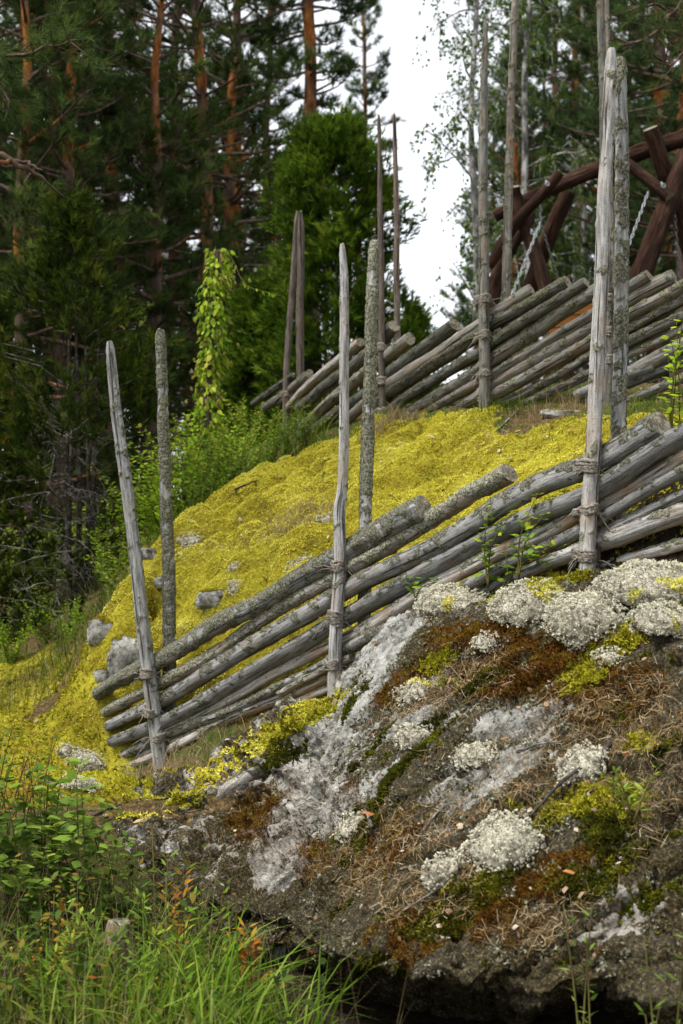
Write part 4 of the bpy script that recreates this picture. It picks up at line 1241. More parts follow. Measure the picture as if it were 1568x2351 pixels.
# ---- junipers
def juniper(seed, h, R, needle, n, origin_uvd, label, name='juniper', inner=.35, prof=None, density=5, cscale=1.0, bare=0.0, ball=.045):
    rng = np.random.default_rng(seed)
    u, v, d = origin_uvd
    x = (u - UC) / F * d
    base = np.array([x, d, zat(x, d) - .05])
    root = thing(name, label, 'juniper', base)
    tk, cr = Acc(), Acc()
    for k in range(7):
        az = rng.random() * 6.28
        tip = np.array([math.cos(az) * R * .35 * rng.random(), math.sin(az) * R * .35 * rng.random(), h * rng.uniform(.6, .97)])
        pth, rd, _ = resample(np.array([[0, 0, 0], tip * [.8, .8, .35] + rng.normal(0, .03, 3), tip]), [.026, .018, .006], .12)
        V, T, Q = tube(pth, rd, 6, False)
        tk.add(V, Q=Q)
    pos, dirs, tv = [], [], []
    # sprays grouped on short ascending branches so the outline is lumpy
    nb = n
    zf = rng.random(nb) ** .85
    for k in range(nb):
        s = zf[k]
        if s < bare and rng.random() < .8: continue
        Rz = R * prof(s)
        az = rng.random() * 6.283
        rr_ = Rz * rng.uniform(.8, 1.18) * math.sqrt(rng.uniform(inner, 1)) * (1 + .24 * math.sin(az * 3 + s * 14 + seed) + .20 * math.sin(az * 5 - s * 23))
        c0 = np.array([math.cos(az) * rr_, math.sin(az) * rr_, s * h])
        out = nrm1(np.array([math.cos(az), math.sin(az), 0]) * .75 + np.array([0, 0, .8]) + rng.normal(0, .25, 3))
        lc = rng.uniform(.05, .16) * cscale
        tone = np.clip(.45 + rng.normal(0, .2), 0, 1)
        if k % 2 == 0:
            pb = np.array([c0 * [.35, .35, 1] - [0, 0, .12], c0 - out * lc * .3, c0 + out * lc])
            V, T, Q = tube(pb, [.008, .005, .002], 3, False)
            tk.add(V, Q=Q)
        for j in range(density):
            pos.append(c0 + out * lc * rng.uniform(-.5, .8) + rng.normal(0, ball * .55, 3) * [1, 1, 1.3])
            dirs.append(nrm1(out + rng.normal(0, .38, 3)))
            q_ = rng.uniform(-.5, .8)
            pos[-1] = c0 + out * lc * q_ + rng.normal(0, ball * .55, 3) * [1, 1, 1.3]
            tv.append(np.clip(tone - .12 + .45 * (q_ + .2) + .15 * rng.normal(), 0, 1))   # young shoots at the tips are lighter
    tuft_all(cr, np.array(pos), np.array(dirs), SPRAY, cscale, rng, t=np.array(tv))
    link('trunk', tk.mesh('trunk', m_twig), root)
    link('crown', cr.mesh('crown', needle, smooth=False), root)
    return root, base

juniper(11, 3.55, .66, m_junip, 560, (770, 900, 14.0), 'large bushy bright green juniper behind the upper fence, in the middle', prof=lambda s: (1.08 - .32 * s) * max(0, 1 - (max(0, s - .72) / .28) ** 2) ** .5, density=18, ball=.085)
juniper(12, 1.9, .30, m_junip, 120, (948, 760, 15.0), 'narrow young juniper just right of the large bushy one', prof=lambda s: (1 - s) ** .6, density=16, ball=.07)
juniper(13, 3.25, .62, m_junip2, 300, (165, 1480, 10.6), 'dark twiggy juniper with dead lower branches at the left edge', prof=lambda s: (.55 + .55 * math.sin(math.pi * min(1, s * 1.05))) * (1 - max(0, s - .7) / .3) ** .6, density=10, bare=.45, inner=.10, ball=.09)
juniper(14, 3.0, .65, m_junip2, 330, (-40, 1480, 12.0), 'dark green juniper cut by the left picture edge', prof=lambda s: (1 - s) ** .5, density=13, inner=.2, ball=.09)
juniper(15, 2.3, .5, m_junip, 300, (600, 960, 14.5), 'low bright juniper at the left foot of the large bushy one', prof=lambda s: (1 - s) ** .45, density=20, ball=.08)

# dead lower branches of the dark juniper and of the pines behind the mound
def twigs(seed, starts, L, n, r0, acc, spread=.8, gens=3):
    rng = np.random.default_rng(seed)
    def grow(o, d, L, r, g):
        pts = [o]
        k = 5
        for i in range(k):
            d = nrm1(d + rng.normal(0, .22, 3) + np.array([0, 0, -.03]))
            pts.append(pts[-1] + d * L / k)
        pts = np.array(pts)
        V, T, Q = tube(pts, np.linspace(r, r * .4, len(pts)), 4 if g else 5, False)
        acc.add(V, Q=Q)
        if g < gens:
            for i in range(rng.integers(2, 5)):
                j = rng.integers(1, k + 1)
                grow(pts[j], nrm1(d + rng.normal(0, spread, 3)), L * rng.uniform(.35, .65), r * .5, g + 1)
    for o, d in starts:
        for _ in range(n):
            grow(np.array(o, float), nrm1(np.array(d, float) + rng.normal(0, .25, 3)), L * rng.uniform(.7, 1.2), r0, 0)

m_dead, nt = mat('dead_branch')
pos = nd(nt, 'ShaderNodeNewGeometry')
finish(m_dead, nt, ramp(nt, noise(nt, pos, 25, 4, .7), [(.35, (.03, .026, .022)), (.5, (.10, .093, .08)), (.66, (.27, .26, .235))]), .9, spec=.05)
acc = Acc()
jb = ground_at(120, 1470)
ax_ = (165 - UC) / F * 10.6
gz = zat(ax_, 10.6)
st_ = []
rg = np.random.default_rng(5)
for k in range(46):
    az = rg.uniform(0, 6.28)
    st_.append(((ax_ + rg.normal(0, .08), 10.45 + rg.normal(0, .1), gz + rg.uniform(.15, 1.6)), (math.cos(az) * 1.0, math.sin(az) - .35, rg.uniform(-.25, .35))))
twigs(31, st_, .42, 1, .006, acc, .75, 2)
o_ = acc.build('dead_brushwood', m_dead)
tag(o_, 'tangle of bare grey dead twigs low on the dark juniper at left', 'brushwood')
acc = Acc()
st_ = [((-1.6, 17.5, 5.0), (1, -.3, .25)), ((-1.5, 17.5, 4.2), (1, -.2, -.1)), ((-1.6, 17.5, 3.6), (1, -.4, .15)), ((-1.0, 17, 4.4), (.6, -.2, -.6)), ((-1.2, 17.2, 5.6), (1, -.3, .5))]
twigs(32, st_, 1.0, 1, .016, acc, .7, 3)
o_ = acc.build('dead_limb', m_dead)
tag(o_, 'pale leafless dead limbs between the orange pine and the bushy juniper', 'dead limb')

# ---- birches
m_birch, nt = mat('birch_bark')
tc = nd(nt, 'ShaderNodeTexCoord', out=3)
b1 = noise(nt, nd(nt, 'ShaderNodeMapping', Vector=tc, Scale=(5, 5, 2.2)), 1.5, 5, .7)
finish(m_birch, nt, ramp(nt, b1, [(.36, (.03, .028, .026)), (.48, (.14, .135, .125)), (.6, (.42, .41, .39)), (.8, (.6, .59, .56))]), .8, bump=b1, bdist=.01, spec=.05)
DIA_V = np.array([[0, 0, 0], [-.42, .06, .45], [.42, .06, .45], [0, 0, 1]])
DIA_T = np.array([[0, 2, 1], [1, 2, 3]])
def birch(seed, h, spread, tr, nl, crown0):
    rng = np.random.default_rng(seed)
    tk, cr = Acc(), Acc()
    zz = np.linspace(0, h, 20)
    cx = np.stack([fbm(np.stack([zz * .3, zz * 0 + seed], 1), 1, 2) * .2, fbm(np.stack([zz * .3, zz * 0 + seed + 5], 1), 1, 2) * .2, zz], 1)
    cx[:, :2] -= cx[0, :2]
    V, T, Q = tube(cx, tr * np.clip(1 - zz / h, .05, 1) ** .8, 10, False)
    tk.add(V, Q=Q)
    tips, dd = [], []
    for z in np.arange(crown0, h - .3, .30):
        for k in range(rng.integers(1, 3)):
            i = np.interp(z, cx[:, 2], np.arange(20))
            o = np.array([np.interp(z, cx[:, 2], cx[:, 0]), np.interp(z, cx[:, 2], cx[:, 1]), z])
            L = spread * (1 - .6 * (z - crown0) / (h - crown0)) * rng.uniform(.5, 1.1)
            pb = branch_path(o, rng.random() * 6.283, rng.uniform(.3, .8), L, rng, .15, -.25, 8)
            V, T, Q = tube(pb, np.linspace(.014, .003, 8), 5, False)
            tk.add(V, Q=Q)
            for j in range(int(7 * L) + 3):
                o2 = pb[rng.integers(2, 8)]
                l2 = rng.uniform(.2, .6)
                d2 = nrm1(rng.normal(0, .6, 3) + (pb[-1] - pb[0]) * .6)
                p2 = np.array([o2, o2 + d2 * l2 * .4, o2 + d2 * l2 * .7 - [0, 0, l2 * .35], o2 + d2 * l2 * .75 - [0, 0, l2 * .8]])
                V, T, Q = tube(p2, [.006, .0045, .0035, .0025], 3, False)
                tk.add(V, Q=Q)
                for g_ in range(nl):
                    q_ = rng.uniform(.5, 2.99)
                    i_ = int(q_)
                    tips.append(p2[i_] + (p2[i_ + 1] - p2[i_]) * (q_ - i_) + rng.normal(0, .03, 3))
                    dd.append(nrm1(rng.normal(0, .7, 3) + [0, 0, -.6]))
    tips, dd = np.array(tips), np.array(dd)
    stamp(cr, DIA_V, DIA_T, tips, rot_align(dd, rng=rng), rng.uniform(.035, .062, len(tips)))
    return tk.mesh('trunk', m_birch), cr.mesh('crown', m_birchleaf, smooth=False)
BV = [birch(21, 9.5, 1.0, .062, 14, 2.0), birch(22, 11, 1.9, .09, 16, 1.5)]
def put_birch(u, d, var, sc, label, rz):
    x = (u - UC) / F * d
    t_ = thing('birch_tree', label, 'tree', (x, d, zat(x, d) - .05), rz, 'birches behind the upper fence')
    t_.scale = (sc, sc, sc)
    link('trunk', BV[var][0], t_)
    link('crown', BV[var][1], t_)
put_birch(1098, 17.5, 0, 1.0, 'slender birch with sparse hanging leaves against the white sky', .6)
put_birch(1215, 21, 1, .95, 'leafy green birch right behind the left end of the swing', 2.0)
put_birch(1330, 24, 1, 1.05, 'leafy green birch behind the swing beam, between pines', 4.1)
# ------------------------------------------------------------------ moss, lichen, litter
def m_moss(name, stops, scale=2.6, trans=.2):
    m, nt = mat(name)
    pos = nd(nt, 'ShaderNodeNewGeometry')
    n = noise(nt, pos, scale, 7, .62)
    f = math_(nt, 'ADD', math_(nt, 'MULTIPLY', attr(nt, 't'), .45), math_(nt, 'MULTIPLY', math_(nt, 'SUBTRACT', n, .5), 2.4))
    f = math_(nt, 'ADD', f, .28, clamp=True)
    c_ = ramp(nt, f, stops)
    n2_ = noise(nt, pos, scale * 1.3, 5, .6, .6)
    c_ = mixc(nt, mapr(nt, n2_, .48, .64, 0, .6), c_, mixc(nt, 1.0, c_, (.60, .70, .55), 'MULTIPLY'))
    n3_ = noise(nt, pos, scale * 4.0, 4, .65)
    c_ = mixc(nt, mapr(nt, n3_, .55, .67, 0, .5), c_, mixc(nt, 1.0, c_, (.60, .46, .5), 'MULTIPLY'))
    return finish(m, nt, c_, .8, trans=trans, spec=.05)
M_MOSS = m_moss('yellow_feather_moss', [(0, (.15, .11, .018)), (.13, (.31, .285, .03)), (.36, (.58, .525, .045)), (.70, (.75, .70, .12)), (1, (.82, .79, .27))])
M_MOSSG = m_moss('yellow_green_moss', [(0, (.045, .038, .005)), (.25, (.15, .135, .010)), (.55, (.36, .34, .022)), (1, (.60, .57, .055))])
M_MOSSB = m_moss('rusty_moss', [(0, (.025, .012, .003)), (.35, (.095, .042, .007)), (.6, (.17, .085, .012)), (.8, (.16, .115, .014)), (1, (.25, .21, .03))], 9)
M_MOSSD = m_moss('dark_green_moss', [(0, (.015, .018, .003)), (.5, (.06, .065, .006)), (1, (.16, .16, .012))], 9)
SPRIG = [tmpl_tuft(4, 1.15, 1.0, .50, np.random.default_rng(90 + i), .2) for i in range(3)]

def ground_points(n, xr, yr, maskfn, rng=RNG):
    out, got = [], 0
    while got < n:
        k = n * 3
        xy = np.stack([rng.uniform(*xr, k), rng.uniform(*yr, k)], 1)
        keep = rng.random(k) < maskfn(xy)
        out.append(xy[keep]); got += keep.sum()
        if keep.sum() < k * .004: break
    return np.concatenate(out)[:n]

acc = Acc()
rg = np.random.default_rng(101)
xy = ground_points(175000, (-2.9, 2.4), (5.3, 10.2), lambda q: sstep(.35, .75, moss_mask(q)), rg)
z0, nn = normals_at(xy)
pp = np.stack([xy[:, 0], xy[:, 1], z0 - .003], 1)
kk = rg.integers(0, 3, len(pp))
tv = np.clip(rg.random(len(pp)) * .8 + .2 * nn[:, 2], 0, 1)
lowm = inpoly(xy, MOUND) < -.02
for i in range(3):
    s = (kk == i) & ~lowm
    stamp(acc, *SPRIG[i], pp[s], rot_align(nn[s] + rg.normal(0, .35, (s.sum(), 3)), rng=rg), rg.uniform(.0055, .013, s.sum()), t=tv[s])
o_ = acc.build('moss', M_MOSS, smooth=False)
tag(o_, 'thick bright yellow moss carpet covering the mound between the two fences', 'moss', kind='stuff')
acc = Acc()
for i in range(3):
    s = (kk == i) & lowm & (np.arange(len(kk)) % 9 < 4)
    stamp(acc, *SPRIG[i], pp[s], rot_align(nn[s] + rg.normal(0, .35, (s.sum(), 3)), rng=rg), rg.uniform(.009, .021, s.sum()), t=tv[s])
o_ = acc.build('moss', M_MOSSG, smooth=False)
tag(o_, 'greenish yellow moss patches on the low ground at left below the fence', 'moss', kind='stuff')

def rock_cover(n, weight, material, size, label, cat, seed, lift=0.0, tilt=.45, name='moss', tpl=SPRIG):
    rg = np.random.default_rng(seed)
    p, nn_, _, _ = rock_points(n, weight, rg)
    acc = Acc()
    kk = rg.integers(0, len(tpl), n)
    for i in range(len(tpl)):
        s = kk == i
        stamp(acc, *tpl[i], p[s] + nn_[s] * lift, rot_align(nn_[s] + np.array([0, 0, .5]) + rg.normal(0, tilt, (s.sum(), 3)), rng=rg), rg.uniform(*size, s.sum()))
    o_ = acc.build(name, material, smooth=False)
    tag(o_, label, cat, kind='stuff')
vis = (rn[..., 1] < .35) & (RV < 2240)
rock_cover(13000, np.clip(1.5 * blob(RU, RV, 620, 1690, 150, 34, -32) + 1.4 * blob(RU, RV, 740, 1618, 60, 26, -30) + 1.3 * blob(RU, RV, 330, 1850, 190, 30, -8) + 1.2 * blob(RU, RV, 480, 1765, 60, 28, -25) + nB * .6 - .45, 0, 1) * (rn[..., 2] > .25) * vis + 1e-9, M_MOSS, (.008, .018), 'bright yellow moss strip along the rock edge below the fence', 'moss', 110)
rock_cover(18000, sstep(.5, .8, yell + nC * .2) * vis + 1e-9, M_MOSSG, (.009, .019), 'yellow-green moss tufts growing on the granite outcrop', 'moss', 111)
rock_cover(30000, sstep(.42, .72, brown + nC * .3) * (1 - .85 * bare) * vis + 1e-9, M_MOSSB, (.006, .012), 'rust brown moss mats on the granite outcrop', 'moss', 112)
rock_cover(16000, np.clip(sstep(.12, .4, fbm(SPV, 8, 3, off=51).reshape(RU.shape)) * (RU > 760) * (RV > 1500) * .8 + .25 * sstep(.1, .35, fbm(SPV, 24, 2, off=52).reshape(RU.shape)) + blob(RU, RV, 1100, 2040, 90, 40, -20) + blob(RU, RV, 990, 2125, 80, 34, -12) + blob(RU, RV, 1400, 1900, 70, 70, 0) + blob(RU, RV, 1330, 2030, 90, 40, 0) + blob(RU, RV, 640, 1735, 60, 25, -25) - .35 + nB * .4, 0, 1) * vis + 1e-9,
           M_MOSSD, (.010, .020), 'dark green moss cushions low on the granite outcrop', 'moss', 113)

# reindeer lichen
m_lich, nt = mat('reindeer_lichen')
pos = nd(nt, 'ShaderNodeNewGeometry')
n1 = noise(nt, pos, 12, 4, .6)
f = math_(nt, 'ADD', math_(nt, 'MULTIPLY', attr(nt, 't'), .55), math_(nt, 'MULTIPLY', n1, .5))
finish(m_lich, nt, ramp(nt, f, [(.12, (.12, .10, .07)), (.36, (.34, .31, .245)), (.60, (.63, .60, .49)), (.9, (.76, .75, .60))]), .9, trans=.12, spec=.05)
m_lich2, nt = mat('grey_lichen')
pos = nd(nt, 'ShaderNodeNewGeometry')
finish(m_lich2, nt, ramp(nt, math_(nt, 'ADD', math_(nt, 'MULTIPLY', attr(nt, 't'), .5), math_(nt, 'MULTIPLY', noise(nt, pos, 9, 3), .5)), [(.2, (.10, .095, .06)), (.5, (.25, .24, .17)), (.8, (.50, .49, .38))]), .9, trans=.1)
CORAL = []
for i in range(3):
    r_ = np.random.default_rng(130 + i)
    V, T = tmpl_tuft(8, 1.45, .8, .55, r_, .5)
    CORAL.append((V, T))
rock_cover(7000, np.clip(fbm(rq, 11, 3, off=41).reshape(RU.shape) * 1.6 - .15, 0, 1) * (RV > 1420) * (.15 + (RU > 700)) * vis + 1e-9, m_lich2, (.006, .014), 'scattered small pale lichen tufts on the granite outcrop', 'lichen', 114, tpl=CORAL, name='lichen')

def lichen_cushion(u, v, ru, rv, label, seed, surf='rock', flat=.6, group='reindeer lichen cushions', hgt=None, n=None, moss=0.0):
    rg = np.random.default_rng(seed)
    if surf == 'rock': c0, nn_ = rock_at(u, v + rv * .25)
    else:
        c0 = ground_at(u, v + rv * .3)
        _, q_ = normals_at(c0[None, :2]); nn_ = q_[0]
    d = c0[1]
    a, b = ru * d / F, rv * d / F
    up = nrm1(nn_ * .7 + np.array([0, -.1, .75]))
    ex = nrm1(np.cross([0, 1, 0], up)); ey = np.cross(up, ex)
    h = hgt or b * .95
    sp = np.linspace(0, 1, 16)
    V, Q = [], []
    # lumpy solid core
    na, nb_ = 40, 14
    for j in range(nb_):
        ph = j / (nb_ - 1) * math.pi / 2 * 1.15 - .25
        for i in range(na):
            th = i / na * 2 * math.pi
            V.append([math.cos(th) * math.cos(ph), math.sin(th) * math.cos(ph), math.sin(ph)])
    V = np.array(V)
    def shape(q_):
        w = 1 + fbm(q_ + seed * 3.3, 1.7, 3) * (.28 if ru > 60 else .75) + fbm(q_ + seed, 4.5, 2) * .14
        return c0 + ((q_ * w[:, None]) @ np.array([ex * a, ey * a * .85, up * h])) - up * h * .18
    core = shape(V * .93)
    Q = np.array([[j * na + i, j * na + (i + 1) % na, (j + 1) * na + (i + 1) % na, (j + 1) * na + i] for j in range(nb_ - 1) for i in range(na)])
    root = thing('lichen_cushion', label, 'lichen', c0, group=group)
    mk('cushion_core', core, Q, m_lich, root, {'t': np.full(len(core), .3)}, origin=c0)
    area = a * a * .85 * 3.2 + a * h * 3
    m = n or int(area / (.0053 ** 2))
    s_ = rg.normal(size=(m * 2, 3)); s_ /= np.linalg.norm(s_, axis=1)[:, None]
    s_ = s_[s_[:, 2] > -.25][:m]
    pp_ = shape(s_)
    nv = nrm_rows((s_ / np.array([a, a * .85, h])) @ np.array([ex, ey, up]))
    acc = Acc()
    kk = rg.integers(0, 3, len(pp_))
    clump = np.clip(.5 + fbm(pp_, 62, 2, off=seed) * 2.0, 0, 1)
    for i in range(3):
        s = kk == i
        stamp(acc, *CORAL[i], pp_[s] + nv[s] * (clump[s] * .018)[:, None], rot_align(nv[s] + rg.normal(0, .4, (s.sum(), 3)), rng=rg), rg.uniform(.005, .0105, s.sum()), t=np.clip(clump[s] * .85 + rg.random(s.sum()) * .25, 0, 1))
    acc.build('lichen_tips', m_lich, root, smooth=False, origin=c0)
    if moss > 0:   # yellow moss growing through the cushion
        pat = fbm(pp_, 7, 2, off=seed + 9) + ((pp_ - c0) @ ex) / a * .35 + ((pp_ - c0) @ up) / h * .15
        s = pat > np.quantile(pat, 1 - moss)
        acc = Acc()
        stamp(acc, *SPRIG[0], pp_[s] + nv[s] * .012, rot_align(nv[s] + rg.normal(0, .4, (s.sum(), 3)), rng=rg), rg.uniform(.008, .016, s.sum()))
        acc.build('moss_patch', M_MOSS, root, smooth=False, origin=c0)
def nrm_rows(v): return v / (np.linalg.norm(v, axis=1)[:, None] + 1e-12)

lichen_cushion(1057, 1362, 88, 40, 'low pale lichen cushion nearest the middle stake, yellow moss beside it', 1, moss=.22)
lichen_cushion(1212, 1370, 88, 58, 'rounded grey lichen cushion left of the right-hand fence stake foot', 2, moss=.25)
lichen_cushion(1350, 1405, 88, 64, 'largest rounded pale lichen cushion below the right-hand fence stake', 3)
lichen_cushion(1492, 1322, 122, 48, 'wide pale lichen cushion along the rails at the right edge', 4, moss=.15)
lichen_cushion(1532, 1415, 72, 50, 'grey lichen cushion cut by the right picture edge under the wide one', 5, moss=.12)
lichen_cushion(1158, 1932, 88, 62, 'round pale lichen cushion by the dark stick, low on the rock', 6)
lichen_cushion(1022, 1985, 46, 44, 'smaller lichen cushion left of the round one low on the rock', 7)
lichen_cushion(952, 1682, 36, 30, 'small lichen tuft on the rock slope, below the rusty moss', 8, hgt=.035)
lichen_cushion(1085, 1722, 40, 22, 'flat lichen tuft in the middle of the bare rock slope', 9, hgt=.03)
lichen_cushion(955, 1578, 36, 20, 'small lichen tuft beside yellow moss near the middle stake', 10, hgt=.03, moss=.3)
lichen_cushion(1398, 1498, 26, 18, 'narrow lichen tuft below the largest cushion in yellow moss', 11)
lichen_cushion(1115, 1468, 26, 14, 'tiny lichen tuft in rusty moss under the cushions', 12)
lichen_cushion(1330, 1745, 50, 26, 'loose lichen tuft above the dark stick on the rock', 13, hgt=.03)
lichen_cushion(810, 1885, 40, 22, 'loose lichen tuft on the left shoulder of the rock', 15, hgt=.03)
lichen_cushion(196, 1742, 33, 20, 'grey lichen cushion on the low moss left of the fence end', 16, 'ground')
lichen_cushion(150, 1722, 14, 13, 'little grey lichen knob on the low moss at left', 17, 'ground')
lichen_cushion(185, 1800, 40, 20, 'flat lichen patch on the low moss above the leafy plants', 18, 'ground')
lichen_cushion(436, 1238, 22, 14, 'small lichen patch near the left crest of the yellow mound', 19, 'ground', hgt=.025)
lichen_cushion(545, 1300, 16, 24, 'pale lichen patch in the middle of the yellow mound', 20, 'ground', hgt=.03)
lichen_cushion(542, 1345, 16, 16, 'pale lichen patch above the top rail on the yellow mound', 21, 'ground', hgt=.03)
lichen_cushion(690, 1288, 34, 16, 'pale lichen streak just above the top rail by the middle stake', 22, 'ground', hgt=.025)
lichen_cushion(752, 1190, 24, 12, 'pale lichen patch left of the middle stake on the moss', 23, 'ground', hgt=.025)

# fallen pine needles
m_litter, nt = mat('dry_needles')
finish(m_litter, nt, ramp(nt, attr(nt, 't'), [(0, (.04, .024, .010)), (.4, (.14, .088, .036)), (.75, (.25, .17, .085)), (1, (.44, .36, .24))]), .75, spec=.05)
def lay_needles(p, nn_, rg, L=(.03, .075), W=.0015, name='pine_needles', label='', lift=.006):
    n = len(p)
    tdir = np.cross(nn_, rg.normal(size=(n, 3))); tdir = nrm_rows(tdir)
    tdir = nrm_rows(tdir + nn_ * rg.normal(.05, .22, (n, 1)))
    sd = nrm_rows(np.cross(tdir, nn_))
    l_ = rg.uniform(*L, n)[:, None]
    c0 = p + nn_ * rg.uniform(.001, lift, (n, 1))
    bow = nn_ * rg.normal(0, .004, (n, 1)) + sd * rg.normal(0, .003, (n, 1))
    V = np.stack([c0 - tdir * l_ / 2 - sd * W / 2, c0 - tdir * l_ / 2 + sd * W / 2, c0 + bow + sd * W / 2, c0 + bow - sd * W / 2, c0 + tdir * l_ / 2], 1).reshape(-1, 3)
    b_ = (np.arange(n) * 5)[:, None]
    acc = Acc()
    acc.add(V, Q=b_ + np.array([[0, 1, 2, 3]]), T=b_ + np.array([[3, 2, 4]]), t=np.repeat(rg.random(n), 5))
    o_ = acc.build(name, m_litter, smooth=False)
    tag(o_, label, 'needles', kind='stuff')
rg = np.random.default_rng(141)
p, nn_, _, _ = rock_points(10000, sstep(.35, .85, litt + nB * .5) * (1 - .5 * bare) * (RV > 1440) * vis + 1e-9, rg)
lay_needles(p, nn_, rg, label='dry brown pine needles strewn over the granite outcrop', lift=.014)
xy = ground_points(3500, (-2.6, 2.2), (6, 9.5), lambda q: .12 + .88 * (moss_mask(q) < .4), rg)
z0, nn_ = normals_at(xy)
lay_needles(np.stack([xy[:, 0], xy[:, 1], z0], 1), nn_, rg, label='dry pine needles lying on the mound between the fences', lift=.02)

# sticks
def stick(uvs, dia, surf, label, seed, material=None, cat='stick', lift=.012, side=0):
    rg = np.random.default_rng(seed)
    pts = []
    for u, v in uvs:
        q_, n_ = rock_at(u, v) if surf == 'rock' else (ground_at(u, v), np.array([0, 0, 1.0]))
        pts.append(q_ + n_ * lift)
    pts = np.array(pts)
    if len(pts) > 2 and surf == 'rock': pts[1:-1] = .5 * pts[1:-1] + .25 * (pts[:-2] + pts[2:]) + np.array([0, -.008, .006])
    d = pts[:, 1].mean()
    r = np.linspace(dia / 2, dia / 2 * .45, len(pts)) * d / F
    root = thing('fallen_stick', label, cat, pts[0])
    acc = Acc()
    q_, r_, _ = resample(pts, r, .02)
    q_ = q_ + np.stack([fbm(np.stack([np.arange(len(q_)) * .13, np.full(len(q_), seed + k * 3.)], 1), 1, 3) * .012 for k in range(3)], 1)
    V, T, Q = tube(q_, r_ * (1 + .3 * fbm(q_, 40, 2)), 8)
    acc.add(V, T=T, Q=Q)
    stem_ = acc.build('stem', material or m_dead, root, origin=pts[0])
    if side:
        acc = Acc()
        for k in range(side):
            j = rg.integers(len(q_) // 4, len(q_))
            dv = nrm1(rg.normal(size=3) + [0, -.4, .3])
            e = q_[j] + dv * rg.uniform(.03, .10)
            V, T, Q = tube(np.array([q_[j], (q_[j] + e) / 2 + rg.normal(0, .005, 3), e]), [r_[j] * .6, r_[j] * .45, .001], 5)
            acc.add(V, T=T, Q=Q)
        acc.build('side_twig', material or m_dead, stem_, origin=pts[0])
m_dark, nt = mat('dark_stick')
pos = nd(nt, 'ShaderNodeNewGeometry')
finish(m_dark, nt, ramp(nt, noise(nt, pos, 40, 4), [(.35, (.018, .015, .013)), (.6, (.055, .05, .045)), (.8, (.16, .155, .15))]), .85, spec=.05)
stick([(1398, 1708), (1350, 1752), (1290, 1806), (1240, 1848), (1200, 1880)], 11, 'rock', 'dark fallen stick lying across the rock above the round lichen cushion', 1, m_dark, side=3, lift=.02)
stick([(842, 1905), (846, 1862)], 10, 'rock', 'short pale broken twig standing on the left part of the rock', 2, lift=.02)
stick([(1030, 1840), (990, 1885), (960, 1915)], 6, 'rock', 'thin bare twig on the rock left of the round lichen cushion', 3, side=1)
stick([(1018, 2030), (960, 2075), (905, 2100)], 7, 'rock', 'grey crooked twig with lichen under the smaller lichen cushion', 4, side=2)
stick([(1180, 1722), (1240, 1705), (1290, 1700)], 7, 'rock', 'pale twig among needles on the upper rock slope', 5, side=1)
stick([(60, 1690 + 130), (110, 1800), (150, 1840)], 7, 'ground', 'pale forked twig at the left below the low moss', 6, side=3)
stick([(178, 1895), (260, 1858), (320, 1848), (390, 1835)], 6, 'ground', 'dark thin twig along the low moss under the fence end', 7, m_dark, side=6)
stick([(935, 958), (985, 948), (1030, 938)], 6, 'ground', 'dark twig on the moss by the upper fence', 8, m_dark, side=3)
stick([(470, 1150), (540, 1128), (590, 1105)], 6, 'ground', 'dark twigs along the left crest of the mound', 9, m_dark, side=8)
stick([(1145, 990), (1170, 965), (1190, 945)], 4, 'ground', 'thin pale twig on the moss near the tall stake', 10, side=1)

# fallen leaves
m_fleaf, nt = mat('fallen_leaf')
finish(m_fleaf, nt, ramp(nt, nd(nt, 'ShaderNodeObjectInfo', out=5), [(0, (.36, .14, .05)), (.5, (.46, .24, .10)), (1, (.42, .30, .18))]), .7, trans=.2)
FL = mesh_data('fallen_leaf', LEAF_V * np.array([1, 1.6, 1]), LEAF_T, m_fleaf, {'t': np.zeros(7)})
for k, (u, v, s_, surf, lab) in enumerate([(1322, 2003, .045, 'rock', 'orange fallen leaf low on the rock at right'), (302, 1888, .06, 'rock', 'curled tan fallen leaf on the rock left end'),
                                          (1500, 1330, .05, 'rock', 'pinkish fallen leaf on the wide lichen cushion'), (1420, 1725, .03, 'rock', 'small orange leaf beside the dark stick top'),
                                          (1000, 1012, .06, 'ground', 'dry pale leaf on the moss near upper fence'), (1180, 1000, .05, 'ground', 'brown curled leaf on the moss below grass tuft'),
                                          (862, 1868, .05, 'rock', 'grey dry leaf beside the short broken twig')]):
    c0, n_ = rock_at(u, v) if surf == 'rock' else (ground_at(u, v), np.array([0, 0, 1.0]))
    o_ = link('fallen_leaf', FL)
    R = rot_align((np.array([[.9, -.2, .3]]) if k % 2 else np.array([[-.8, -.3, .2]])), spin=n_[None] * .2 + np.array([[0.3, .9, .1]]))[0]
    o_.matrix_world = Matrix.Translation(Vector(c0 + n_ * .02)) @ Matrix(R.tolist()).to_4x4() @ Matrix.Scale(s_, 4)
    tag(o_, lab, 'leaf', 'fallen leaves')

